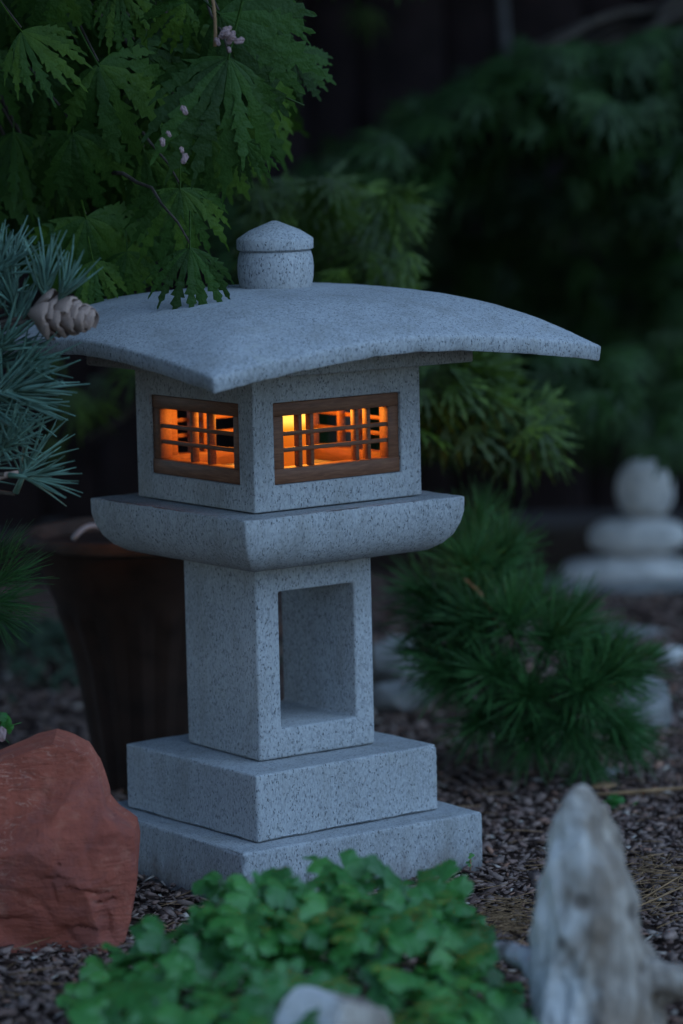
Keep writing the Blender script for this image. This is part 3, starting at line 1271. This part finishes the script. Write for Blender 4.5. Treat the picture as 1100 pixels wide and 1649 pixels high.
# attach point (u, v), length in pixels, hanging angle (0 = straight down, + = to the right), depth
leaves = [
    (34, 50, 150, 38, -.05), (190, -22, 120, 15, .02), (95, -40, 130, -15, .0), (216, 70, 135, 42, .05), (158, 104, 165, 30, .0),
    (118, 214, 150, 2, .02), (22, 212, 160, -4, .10), (368, 92, 235, -14, -.16), (352, 22, 195, 48, -.12), (290, 303, 150, 0, -.02),
    (306, 398, 150, -2, -.14), (138, 350, 165, 14, .04), (392, 225, 95, 20, .02), (232, 242, 125, 12, .06), (470, 88, 100, 50, .12),
    (8, -12, 130, 10, .12), (300, 4, 90, -62, -.10), (30, 330, 130, -12, .16), (210, 352, 150, 8, .12), (70, 120, 140, -25, .14),
    (335, 215, 130, 18, .08), (260, 150, 150, -30, .08), (405, 110, 140, 8, .05), (300, 40, 150, 10, .10), (250, -30, 150, 25, .06),
    (60, -60, 150, 30, .10), (390, -50, 150, 12, .02), (-30, 90, 150, 20, .06), (-35, 270, 150, 25, .10), (200, 200, 130, 25, .12),
    (430, 15, 110, 24, .06), (150, 420, 100, 12, .02), (205, 405, 100, 2, .03), (95, 300, 120, -20, .18),
]
tips = []
for i, (u, v, Lp, ang, Y) in enumerate(leaves):
    p = at(u, v, Y)
    L = Lp * random.uniform(.84, .98) / ppm(Y)
    d = Vector((math.sin(R(ang)), -.18 + random.uniform(-.12, .12), -math.cos(R(ang))))
    nrm = Vector((random.uniform(-.28, .28), -1, .42 + random.uniform(-.15, .2)))
    o = obj('leaf', fan[0 if i == 10 else i % 6], None, maple, frame_matrix(p, d, nrm, L))
    tips.append(p)
# a darker second layer filling the crown behind
for i in range(120):
    u = random.uniform(-160, 400)
    vmax = 470 if u < 250 else 470 - (u - 250) * 1.0
    v = random.uniform(-170, max(20, vmax - 130))
    Y = random.uniform(.16, .62)
    p = at(u, v, Y)
    ang = random.gauss(8, 22)
    d = Vector((math.sin(R(ang)), random.uniform(-.3, .2), -math.cos(R(ang))))
    o = obj('leaf', fan[i % 6], None, maple, frame_matrix(p, d, (random.uniform(-.4, .4), -1, .5), random.uniform(.075, .115)))
    tips.append(p)
for i in range(90):       # crown above and beside the picture
    p = Vector((random.uniform(-1.5, .25), random.uniform(-.05, 1.3), random.uniform(1.12, 1.75)))
    d = rnd_dir((0, 0, -1), .35)
    obj('leaf', fan[i % 6], None, maple, frame_matrix(p, d, rnd_dir((0, -1, .5), .4), random.uniform(.09, .13)))
items = []
for i in range(650):  # extra unseen leaves overhead, added to shade the maple and block sky at left
    p = Vector((random.uniform(-1.6, .20), random.uniform(-.45, 1.4), random.uniform(1.16, 1.85)))
    items.append((fan[i % 6], frame_matrix(p, rnd_dir((0, 0, -.6), .5), rnd_dir((0, -.4, 1), .5), random.uniform(.10, .15))))
fo = obj('foliage', merge_instances('maple_shade_foliage', items, M['maple']), None, maple, Matrix.Identity(4))
fo['kind'] = 'stuff'
for i in range(16):
    a = crown_hub + Vector((random.uniform(-.05, .1), random.uniform(-.05, .05), random.uniform(0, .3)))
    e = at(random.uniform(-60, 420), random.uniform(-60, 330), random.uniform(.1, .4))
    pts = curve_pts(a, e, (0, 0, random.uniform(.08, .2)), 9, .012)
    obj('branch', tube_mesh('branch', pts, [.012 - .010 * j / 8 for j in range(9)], 6), M['bark'], maple, Matrix.Identity(4))
# twigs carrying the front leaves
for (u, v, Lp, ang, Y) in leaves[:14]:
    e = at(u, v - 6, Y)
    a = at(u - 120 + random.uniform(-20, 60), v - 120, Y + .18)
    obj('twig', tube_mesh('twig', curve_pts(a, e, (0, 0, .02), 7, .003), [.0028 - .0016 * j / 6 for j in range(7)], 5), M['bark'], maple, Matrix.Identity(4))
# withered flower remnants on the leaves
pet = blob_mesh('bract', (.0034, .0016, .0062), .0022, 330, 3, 3)
pet.materials.append(M['petal'])
for (u, v, Y, sc_) in ((297, 178, -.21, 1), (272, 216, -.19, .7), (262, 229, -.19, .9), (297, 256, -.2, 1.1), (293, 242, -.2, .7)):
    obj('fallen_bract', pet, None, maple, Matrix.Translation(at(u, v, Y)) @ Matrix.Rotation(random.uniform(-.6, .6), 4, 'Y') @ Matrix.Scale(sc_, 4))
for i in range(12):
    p = at(366 + random.gauss(0, 9), 60 + random.gauss(0, 9), -.19 + random.uniform(-.01, .01))
    obj('fallen_bract', pet, None, maple, Matrix.Translation(p) @ Matrix.Rotation(random.uniform(-2, 2), 4, 'Y') @ Matrix.Scale(random.uniform(.6, 1.2), 4))
obj('twig', tube_mesh('red_twig', curve_pts(at(341, -10, -.18), at(346, 75, -.18), (.002, 0, 0), 5), [.0022] * 5, 6), M['tan'], maple, Matrix.Identity(4))
obj('twig', tube_mesh('leaf_stalk', curve_pts(at(455, 155, -.05), at(490, 170, -.05), (0, 0, 0), 4), [.0013] * 4, 5), M['lace'], maple, Matrix.Identity(4))

# ------------------------------------------------------------------ green laceleaf maple close behind the lantern
lace = [lace_leaf('lace_leaf_%d' % i, 70 + i, 7, 62 + 6 * i, .038 + .006 * i) for i in range(4)]
for me in lace:
    me.materials.append(M['lace'])
lt_base = Vector((.12, 1.05, 0))
lacetree = thing('laceleaf_maple', 'yellow-green laceleaf maple close behind the lantern roof and light box', 'maple tree', lt_base)
hub = Vector((.10, 1.0, .62))
obj('trunk', tube_mesh('trunk', [lt_base - Vector((0, 0, .03)), lt_base + Vector((-.02, 0, .4)), hub, hub + Vector((.02, 0, .1))], [.024, .020, .016, .010], 9), M['bark'], lacetree, Matrix.Identity(4))
n_l = 0
clusters = [((400, 660), (285, 470), 120, (.55, 1.0), (.1, -.2, -1)), ((660, 800), (560, 690), 110, (.45, .85), (.55, -.3, -.75)),
            ((790, 875), (640, 715), 26, (.45, .65), (.7, -.2, -.8)), ((90, 240), (540, 720), 7, (1.1, 1.5), (-.3, -.2, -1))]
for (ur, vr, cnt, yr, dd) in clusters:
    for i in range(cnt):
        u, v, Y = random.uniform(*ur), random.uniform(*vr), random.uniform(*yr)
        if u > 790 and v < 600 + (u - 790) * .6:
            v = 640 + (u - 790) * .9
        p = at(u, v, Y)
        d = rnd_dir(dd, .38)
        obj('leaf', lace[n_l % 4], None, lacetree, frame_matrix(p, d, rnd_dir((0, -1, .8), .35), random.uniform(.055, .085)))
        n_l += 1
    for i in range(max(3, cnt // 14)):
        e = at(random.uniform(*ur), random.uniform(*vr), sum(yr) / 2)
        obj('branch', tube_mesh('branch', curve_pts(hub, e, (0, 0, .015), 8, .008), [.007 - .0055 * j / 7 for j in range(8)], 5), M['bark'], lacetree, Matrix.Identity(4))

# ------------------------------------------------------------------ dark weeping maple further back
weep = [lace_leaf('weeping_leaf_%d' % i, 90 + i, 7, 58 + 6 * i, .050 + .008 * i, 5) for i in range(4)]
for me in weep:
    me.materials.append(M['weep'])
wt_base = Vector((1.0, 2.35, 0))
weeptree = thing('weeping_maple', 'dark blue-green weeping maple arching across the back of the garden', 'maple tree', wt_base)
whub = Vector((.92, 2.2, 1.0))
obj('trunk', tube_mesh('trunk', [wt_base - Vector((0, 0, .03)), wt_base + Vector((.05, 0, .35)), Vector((.95, 2.3, .7)), whub], [.05, .042, .036, .026], 10), M['bark'], weeptree, Matrix.Identity(4))
U = [380, 430, 520, 600, 700, 790, 870, 980, 1100, 1250]
V = [360, 320, 285, 235, 160, 110, 75, 55, 40, 30]
items = []
for i in range(1500):
    u = random.uniform(380, 1250)
    v0 = float(np.interp(u, U, V))
    reach = 130 if u < 640 else (150 if u < 930 else 300)
    v = v0 + abs(random.gauss(0, 1)) * reach * .55
    if v > v0 + reach:
        continue
    Y = 1.35 + random.random() * .95
    p = at(u, v, Y)
    d = rnd_dir((-.55 if u < 900 else .1, -.35, -.8), .3)
    items.append((weep[i % 4], frame_matrix(p, d, rnd_dir((-.2, -.7, 1), .35), random.uniform(.06, .095)), Y))
for i in range(140):     # a low skirt right of the roof tip and at the picture's right edge
    if i < 60:
        u, v, Y = random.uniform(900, 1010), random.uniform(555, 640), random.uniform(1.2, 1.6)
    else:
        u, v, Y = random.uniform(1080, 1220), random.uniform(400, 720), random.uniform(1.4, 2.0)
    items.append((weep[i % 4], frame_matrix(at(u, v, Y), rnd_dir((-.1, -.3, -.9), .3), rnd_dir((0, -.8, .8), .3), random.uniform(.06, .09)), Y))
for i in range(420):     # shaded inside of the crown
    u, v, Y = random.uniform(470, 1200), random.uniform(230, 700), random.uniform(2.3, 2.95)
    items.append((weep[i % 4], frame_matrix(at(u, v, Y), rnd_dir((-.2, -.2, -.9), .35), rnd_dir((0, -.6, 1), .4), random.uniform(.08, .12)), Y))
items.sort(key=lambda t: t[2])
for me, mt, _ in items[:300]:
    obj('leaf', me, None, weeptree, mt)
fo = obj('foliage', merge_instances('weeping_foliage', [(a, b) for a, b, _ in items[300:]], M['weep']), None, weeptree, Matrix.Identity(4))
fo['kind'] = 'stuff'
for i in range(22):
    u = random.uniform(430, 1200)
    e = at(u, float(np.interp(u, U, V)) + random.uniform(30, 150), random.uniform(1.4, 2.2))
    obj('branch', tube_mesh('branch', curve_pts(whub, e, (0, 0, .10), 9, .012), [.014 - .012 * j / 8 for j in range(9)], 6), M['bark'], weeptree, Matrix.Identity(4))

# ------------------------------------------------------------------ board fence and sapling behind
fence = thing('board_fence', 'dark stained board fence along the back of the garden', 'fence', (0, 3.1, 0))
bw = .142
board = box_mesh('board', -bw / 2 - .008, bw / 2 + .008, -.010, .010, 0.02, 1.85, .003, 1)
board.materials.append(M['fence'])
for i in range(-20, 26):
    o = obj('board', board, None, fence)
    o.location = (i * bw, (0 if i % 2 else -.0215) + random.uniform(-.0006, .0006), random.uniform(-.01, .01))
for z in (.35, 1.5):
    obj('rail', box_mesh('rail', -20.5 * bw, 25.5 * bw, .0125, .05, z, z + .09, .002, 1), M['fence'], fence)
for x in (-2.2, -.4, 1.4, 3.2):
    obj('post', box_mesh('post', x - .045, x + .045, .052, .142, -.05, 1.8, .003, 1), M['fence'], fence)

sp_ = at(815, 100, 2.75)
sap = thing('slender_tree', 'slender grey tree stem standing in front of the fence', 'tree', (1.35, 2.8, 0))
top = at(808, -20, 2.75)
obj('trunk', tube_mesh('trunk', [(1.35, 2.8, -.03), (1.25, 2.78, .3), at(1130, 430, 2.78), at(960, 230, 2.76), at(845, 135, 2.75), sp_ - Vector((0, 0, -.03)), top, top + Vector((-.05, 0, .5))], [.018, .017, .016, .014, .012, .011, .009, .005], 8), M['greybark'], sap, Matrix.Identity(4))
for i in range(40):
    p = top + Vector((random.gauss(-.12, .16), random.gauss(-.1, .15), random.uniform(-.06, .55)))
    obj('leaf', lace[i % 4], None, sap, frame_matrix(p, rnd_dir((0, 0, -1), .4), rnd_dir((0, -1, .6), .4), random.uniform(.06, .09)))

# unseen broad canopy, added above the picture to shade the back garden
items = []
for i in range(2600):
    x, y = random.uniform(-1.5, 2.4), random.uniform(1.15, 3.6)
    z = random.uniform(1.55, 2.5)
    items.append((weep[i % 4], frame_matrix((x, y, z), rnd_dir((0, 0, -.4), .6), rnd_dir((0, 0, 1), .4), random.uniform(.13, .19))))
fo = obj('shade_crown', merge_instances('shade_crown_leaves', items, M['weep']), None, sap, Matrix.Identity(4))
fo['kind'] = 'stuff'
for i in range(14):
    e = Vector((random.uniform(-1.3, 2.2), random.uniform(1.2, 3.4), random.uniform(1.7, 2.2)))
    obj('branch', tube_mesh('branch', curve_pts(top + Vector((-.05, 0, .5)), e, (0, 0, .08), 8, .02), [.012 - .009 * j / 7 for j in range(8)], 6), M['greybark'], sap, Matrix.Identity(4))

# ------------------------------------------------------------------ dwarf pine at right
YM = .52
mb = ground_at(805, 1252)
mugo = thing('dwarf_pine', 'bushy dark green dwarf pine with long needles right of the lantern', 'pine shrub', (mb.x, mb.y, 0))
tufts = [tuft_mesh('needle_tuft_%d' % i, 110 + i, 130, .064, .0009, (12, 88), .045, .22) for i in range(4)]
for me in tufts:
    me.materials.append(M['mugo'])
cen = at(830, 1040, YM)
obj('trunk', tube_mesh('trunk', [(mb.x, mb.y, -.02), (mb.x + .005, mb.y, .03), (mb.x + .01, mb.y + .01, .08), cen], [.017, .014, .012, .008], 9), M['bark'], mugo, Matrix.Identity(4))
tl = [(925, 1112, .40, .35, -.7, .1), (905, 1150, .42, .2, -.8, -.4), (965, 1150, .45, .7, -.5, -.3), (850, 1120, .43, -.2, -.7, .1), (800, 1090, .42, -.4, -.6, .3), (740, 1080, .46, -.7, -.4, .1),
      (720, 1000, .5, -.8, -.2, .4), (700, 960, .5, -.8, -.1, .5), (760, 930, .48, -.2, -.3, .9), (730, 900, .55, -.3, 0, .9), (800, 905, .5, .2, -.2, .9), (850, 985, .48, .3, -.3, .7),
      (895, 1020, .5, .5, -.2, .6), (945, 1065, .5, .7, -.2, .4), (880, 1040, .44, .1, -.6, .7), (820, 1010, .43, -.1, -.6, .7), (770, 1010, .44, -.4, -.5, .6), (985, 1090, .5, .8, -.1, .3),
      (960, 1090, .42, .6, -.6, .4), (780, 1150, .45, -.4, -.6, -.3), (850, 1170, .44, 0, -.7, -.5), (930, 1190, .46, .3, -.5, -.7), (980, 1180, .48, .7, -.3, -.3), (700, 1050, .5, -.8, -.3, 0), (760, 860, .55, .1, 0, 1)]
for i, (u, v, Y, dx, dy, dz) in enumerate(tl):
    p = at(845 + (u - 840) * .97, 1052 + (v - 1050) * .97, Y - .05)
    d = Vector((dx, dy, dz))
    obj('needle_tuft', tufts[i % 4], None, mugo, frame_matrix(p, d, rnd_dir((0, 0, 1), .5), random.uniform(.9, 1.15)))
    obj('branch', tube_mesh('branch', curve_pts(Vector((mb.x + .01, mb.y + .01, .09)), p - d.normalized() * .03, (0, 0, -.01), 6), [.006 - .004 * j / 5 for j in range(6)], 5), M['bark'], mugo, Matrix.Identity(4))
for i in range(30):
    d = Vector((random.gauss(0, 1), random.gauss(0, 1), random.gauss(.2, 1))).normalized()
    p = cen + Vector((d.x * .105, .04 + d.y * .10, d.z * .10)) * random.uniform(.6, 1)
    if p.x > cen.x and p.z > cen.z + .01:
        continue
    obj('needle_tuft', tufts[i % 4], None, mugo, frame_matrix(p, d, rnd_dir((0, 0, 1), .5), random.uniform(.8, 1.05)))
for (u1, v1, u2, v2) in ((748, 932, 792, 985), (765, 945, 800, 1005)):
    obj('dry_shoot', tube_mesh('dry_shoot', curve_pts(at(u1, v1, .40), at(u2, v2, .40), (0, 0, .004), 5), [.002] * 5, 5), M['tan'], mugo, Matrix.Identity(4))

# ------------------------------------------------------------------ blue pine with cone at left
YB = -.27
bb = Vector((-.95, -.35, 0))
blue = thing('blue_pine', 'blue-green pine branches with a brown cone at the left edge', 'pine tree', bb)
bt = [tuft_mesh('blue_tuft_%d' % i, 130 + i, 22, .056, .0018, (5, 52), .026, .5) for i in range(4)]
for me in bt:
    me.materials.append(M['bluepine'])
obj('trunk', tube_mesh('trunk', [bb - Vector((0, 0, .03)), bb + Vector((.03, 0, .4)), bb + Vector((-.02, .03, .9)), bb + Vector((0, 0, 1.4))], [.04, .034, .028, .018], 9), M['bark'], blue, Matrix.Identity(4))
bl = [(72, 468, .05, -.2, 1, 1.0), (98, 476, .45, -.2, .8, .9), (8, 462, .2, -.2, .9, 1.0), (-8, 440, .55, -.2, .45, .9), (22, 520, .2, -.5, .9, .9), (-4, 560, .75, -.4, .5, 1.05),
      (0, 632, 1, -.3, .15, 1.2), (-2, 636, .95, -.4, -.25, 1.2), (2, 628, .8, -.4, .55, 1.2), (34, 585, .85, -.4, .1, .95), (38, 764, .40, -.2, .85, 1.0), (42, 768, .95, -.2, -.10, .85), (6, 722, .5, -.2, .6, .95),
      (-24, 690, .8, -.3, -.1, 1.1), (-45, 520, .5, -.3, .6, 1.1), (-25, 590, .7, -.5, .4, 1.15), (-30, 480, .5, -.4, .8, 1.1), (-15, 655, .7, -.5, -.5, 1.05), (-60, 760, .7, -.2, .3, 1.0), (-70, 450, .5, 0, .7, 1.1), (25, 500, -.2, -.3, 1, .9)]
for i, (u, v, dx, dy, dz, sc_) in enumerate(bl):
    p = at(u, v, YB + random.uniform(-.03, .03))
    d = Vector((dx, dy, dz))
    obj('needle_tuft', bt[i % 4], None, blue, frame_matrix(p, d, rnd_dir((0, -1, 0), .6), sc_))
    e = p - d.normalized() * .025
    a = Vector((-.62, YB + .05, at(0, 620, YB).z + (p.z - at(0, 620, YB).z) * .35))
    obj('branch', tube_mesh('branch', curve_pts(a, e, (0, 0, -.015), 8, .003), [.007 - .0045 * j / 7 for j in range(8)], 6), M['bark'], blue, Matrix.Identity(4))
for zz in (at(0, 500, YB).z, at(0, 620, YB).z, at(0, 740, YB).z):
    obj('branch', tube_mesh('branch', curve_pts((-.95, -.36, zz - .06), (-.60, YB + .05, zz), (0, 0, -.02), 7), [.013] * 3 + [.011, .010, .009, .008], 7), M['bark'], blue, Matrix.Identity(4))
obj('branch', tube_mesh('branch', curve_pts(at(-60, 790, YB), at(30, 762, YB), (0, 0, .003), 6), [.005, .005, .0045, .004, .004, .0035], 6), M['cone'], blue, Matrix.Identity(4))
for i in range(26):      # more of the same tree outside the picture
    p = Vector((random.uniform(-.95, -.52), random.uniform(-.75, -.05), random.uniform(.45, 1.15)))
    obj('needle_tuft', bt[i % 4], None, blue, frame_matrix(p, rnd_dir((.3, -.2, .8), .5), rnd_dir((0, -1, 0), .6), 1.0))
items = []
for i in range(640):     # unseen needles added left of the picture to block low sky light
    p = Vector((random.uniform(-1.7, -.62), random.uniform(-1.6, .0), random.uniform(.62, 1.7)))
    items.append((bt[i % 4], frame_matrix(p, rnd_dir((.2, -.1, .7), .6), rnd_dir((0, -1, 0), .6), random.uniform(1.8, 2.3))))
fo = obj('foliage', merge_instances('blue_pine_shade_foliage', items, M['bluepine']), None, blue, Matrix.Identity(4))
fo['kind'] = 'stuff'
# a thin-needled spray lower down
fine_t = tuft_mesh('fine_tuft', 151, 70, .060, .00055, (8, 60), .03, .3)
fine_t.materials.append(M['mugo'])
fine_p = [(-12, 945, .8, -.1, .6, 1.0), (-18, 970, .9, -.1, .05, .95), (-25, 920, .6, -.1, .8, 1.0), (-15, 985, .7, -.1, -.5, .8)]
for (u, v, dx, dy, dz, sc_) in fine_p:
    p = at(u, v, -.08)
    obj('needle_tuft', fine_t, None, blue, frame_matrix(p, (dx, dy, dz), rnd_dir((0, -1, 0), .4), sc_))
obj('branch', tube_mesh('branch', curve_pts((-.95, -.3, .28), at(-15, 955, -.08), (0, 0, .02), 7), [.008 - .0009 * j for j in range(7)], 6), M['bark'], blue, Matrix.Identity(4))

# cone: overlapping woody scales round an axis
cc = at(88, 508, YB - .02)
axis = Vector((.93, -.32, -.10)).normalized()


def scale_mesh():
    vs_, fs_ = [], []
    nu, nv = 6, 6
    for side_ in (0, 1):
        for j in range(nv + 1):
            t = j / nv
            w = .15 + .85 * math.sin(min(1, t * 1.05) * math.pi * .5) ** .9
            if t > .8:
                w *= math.sqrt(max(.05, 1 - ((t - .8) / .21) ** 2))
            for i in range(nu + 1):
                s = -1 + 2 * i / nu
                z = .16 * t * t + .26 * s * s * w - (.10 if side_ else 0) + (.12 * max(0, t - .75) * 4 * .3)
                vs_.append((s * w * .5, t, z))
    k = (nu + 1) * (nv + 1)
    g = lambda l, i, j: l * k + j * (nu + 1) + i
    for j in range(nv):
        for i in range(nu):
            fs_.append((g(0, i, j), g(0, i + 1, j), g(0, i + 1, j + 1), g(0, i, j + 1)))
            fs_.append((g(1, i, j), g(1, i, j + 1), g(1, i + 1, j + 1), g(1, i + 1, j)))
    for i in range(nu):
        fs_.append((g(0, i, nv), g(0, i + 1, nv), g(1, i + 1, nv), g(1, i, nv)))
    for j in range(nv):
        fs_.append((g(0, 0, j), g(0, 0, j + 1), g(1, 0, j + 1), g(1, 0, j)))
        fs_.append((g(0, nu, j), g(1, nu, j), g(1, nu, j + 1), g(0, nu, j + 1)))
    return mesh_from('cone_scale', vs_, fs_, True, 50)


cone_core = obj('cone', lathe('cone', [(.004, -.032), (.011, -.02), (.012, 0), (.009, .02), (.003, .030)], 12), M['bark'], blue)
z_ = axis
x_ = z_.cross(Vector((0, 0, 1))).normalized()
y_ = z_.cross(x_)
cm = Matrix.Identity(4)
for i in range(3):
    cm[i][0], cm[i][1], cm[i][2], cm[i][3] = x_[i], y_[i], z_[i], cc[i] - bb[i]
cone_core.matrix_basis = cm
sm_ = scale_mesh()
sm_.materials.append(M['cone'])
for i in range(27):
    t = i / 26
    a = i * 2.39996
    h = -.030 + .060 * t
    el = R(34 + 34 * t + random.uniform(-9, 9))
    ln = .037 * (1 - .36 * t ** 2) * random.uniform(.85, 1.1)
    d = Vector((math.cos(a) * math.cos(el), math.sin(a) * math.cos(el), math.sin(el)))
    nr = Vector((-math.cos(a) * math.sin(el), -math.sin(a) * math.sin(el), math.cos(el)))
    o = obj('scale', sm_, None, cone_core)
    o.matrix_basis = frame_matrix((math.cos(a) * .006, math.sin(a) * .006, h * .9), d, nr, ln * .86)

# ------------------------------------------------------------------ columbine clump in the foreground
tre = [trefoil_leaf('columbine_leaf_%d' % i, 160 + i) for i in range(5)]
for me in tre:
    me.materials.append(M['groundleaf'])
col_base = ground_at(470, 1640)
TU = [95, 150, 215, 300, 370, 430, 530, 600, 660, 720, 765, 800, 840]
TV = [1560, 1530, 1470, 1440, 1385, 1375, 1358, 1385, 1395, 1405, 1445, 1540, 1600]


def columbine(label, cx_, cy_, count, u0, u1, fpow, f0, f1):
    t = thing('columbine_plant', label, 'plant', (cx_, cy_, 0), group='columbine clump')
    for i in range(count):
        u = random.uniform(u0, u1)
        top_v = float(np.interp(u, TU, TV))
        f = f0 + (f1 - f0) * random.random() ** fpow
        v = top_v + 20 + f * (1665 - top_v)
        Y = -.60 - .42 * f + random.uniform(-.05, .05)
        p = at(u, v, Y)
        p.z = max(p.z, random.uniform(.012, .03))
        nrm = Vector((random.gauss(0, .5), -.65 + random.gauss(0, .5), 1))
        d = Vector((random.gauss(0, 1), -.6 + random.gauss(0, .6), 0))
        obj('leaf', tre[i % 5], None, t, frame_matrix(p, d, nrm, random.uniform(.019, .038)))


columbine('taller mound of lobed green leaves against the lantern base', at(560, 1500, -.66).x, -.66, 165, 330, 775, 1.0, 0.0, .42)
columbine('low spreading lobed green leaves behind the small foreground rock', col_base.x, -.85, 225, 120, 830, .9, .10, 1.0)

# ------------------------------------------------------------------ mossy ledge at left, little weeds and litter
mo = ground_at(40, 1105)
items = []
for i in range(900):
    x, y = random.gauss(0, .20), random.gauss(0, .13)
    hgt = .055 * math.exp(-(x / .30) ** 2 - (y / .2) ** 2) + .006
    items.append((tre[i % 5], frame_matrix((mo.x - .06 + x, mo.y + .22 + y, hgt * random.uniform(.7, 1.2)), rnd_dir((0, -1, 0), .8), rnd_dir((0, -.3, 1), .35), random.uniform(.010, .020))))
led = obj('ground_cover', merge_instances('ground_cover', items, M['moss']))
tag(led, 'grey-green mat of low ground cover behind the pot at left', 'ground cover')
led['kind'] = 'stuff'
weed = thing('violet_weed', 'small weed with a pink flower at the left edge above the red boulder', 'weed', at(-5, 1205, -.25) - Vector((0, 0, at(-5, 1205, -.25).z)))
for k_ in range(4):
    p = at(4 + random.uniform(-12, 6), 1165 + random.uniform(-8, 12), -.22)
    obj('leaf', tre[k_ % 5], None, weed, frame_matrix(p, rnd_dir((.3, -.3, .3), .3), rnd_dir((0, -.8, .8), .2), .013))
obj('flower', pet, None, weed, Matrix.Translation(at(3, 1183, -.25)) @ Matrix.Scale(1.5, 4))
wp = weed.location
obj('stem', tube_mesh('stem', [(wp.x, wp.y, -.01), at(-4, 1185, -.24), at(2, 1160, -.22)], [.0016, .0014, .001], 5), M['lace'], weed, Matrix.Identity(4))


def sprout(name, label, base, leaves_, h, mat_key, lsc):
    t = thing(name, label, 'seedling', base)
    top_ = Vector(base) + Vector((random.uniform(-.005, .005), 0, h))
    obj('stem', tube_mesh('stem', [Vector(base) - Vector((0, 0, .005)), Vector(base).lerp(top_, .5) + Vector((.002, 0, 0)), top_], [.0012, .001, .0008], 5), M['tan'], t, Matrix.Identity(4))
    for i in range(leaves_):
        a = i * 2.4
        obj('leaf', tre[i % 5], None, t, frame_matrix(top_ - Vector((0, 0, random.uniform(0, h * .4) if i else 0)), (math.cos(a), math.sin(a) * .6 - .3, .1), (0, -.7, 1), lsc))
    return t


sprout('seedling', 'tiny seedling growing against the right corner of the lantern base', ground_at(754, 1412), 2, .026, 'lace', .006)
sprout('seedling', 'bright green broad leaved seedling behind the driftwood tip', ground_at(985, 1305), 4, .014, 'lace', .016)
sprout('seedling', 'small green seedling near the right edge behind the driftwood', ground_at(1022, 1302), 2, .010, 'lace', .008)
sprout('seedling', 'small bright green seedling on the bed right of the dwarf pine', ground_at(1056, 1062), 3, .02, 'lace', .016)

# dry needles and straw on the gravel
items = []
stick = tube_mesh('dry_needle', [(0, -.5, 0), (.02, 0, .01), (0, .5, 0)], [.011, .012, .006], 4)
for i in range(900):
    p = Vector((random.uniform(-.45, .75), random.uniform(-.85, .75), random.uniform(.009, .016)))
    if i % 3 == 0:
        q_ = ground_at(random.gauss(1060, 40), random.gauss(1430, 30))
        p = Vector((q_.x, q_.y, .014)) if i % 2 else ground_at(random.gauss(815, 25), random.gauss(1480, 20), .013)
    lx = abs(math.cos(-.6) * p.x - math.sin(-.6) * p.y)
    ly = abs(math.sin(-.6) * p.x + math.cos(-.6) * p.y)
    if max(lx, ly) < .175:
        continue
    a = random.uniform(0, 6.28)
    items.append((stick, frame_matrix(p, (math.cos(a), math.sin(a), random.uniform(-.12, .12)), (0, 0, 1), random.uniform(.02, .055))))
lit = obj('needle_litter', merge_instances('needle_litter', items, M['tan']))
tag(lit, 'scattered dry tan pine needles lying on the gravel', 'litter')
lit['kind'] = 'stuff'
for (nm, lab, u, v, rx, ry, rz, mk) in (('dry_leaf', 'curled orange-tan dry leaf beside the columbine clump', 724, 1524, .018, .010, .003, 'tan'),
                                        ('dry_leaf', 'dry brown leaf lying under the dwarf pine', 972, 1266, .02, .012, .003, 'tan')):
    p = ground_at(u, v, .013)
    o = obj(nm, blob_mesh(nm, (rx, ry, rz), .003, 60, 5, 3), M[mk], None, Matrix.Translation(p) @ Matrix.Rotation(.5, 4, 'Z'))
    tag(o, lab, 'leaf')
o = obj('fallen_twig', tube_mesh('fallen_twig', [ground_at(930, 1282, .012), ground_at(1010, 1276, .016), ground_at(1110, 1268, .018)], [.0022, .0028, .002], 6), M['tan'])
tag(o, 'long thin reddish twig lying on the bed behind the driftwood', 'twig')
for k_, (a0, b0, lab) in enumerate((((1005, 1470), (1100, 1428), 'straw stalk lying right of the driftwood, lower of two'), ((1030, 1450), (1105, 1405), 'straw stalk lying right of the driftwood, upper of two'))):
    o = obj('straw_stalk', tube_mesh('straw_stalk', [ground_at(*a0, .014), ground_at(*b0, .022)], [.0011, .0009], 5), M['tan'])
    tag(o, lab, 'straw', 'straw stalks by the driftwood')
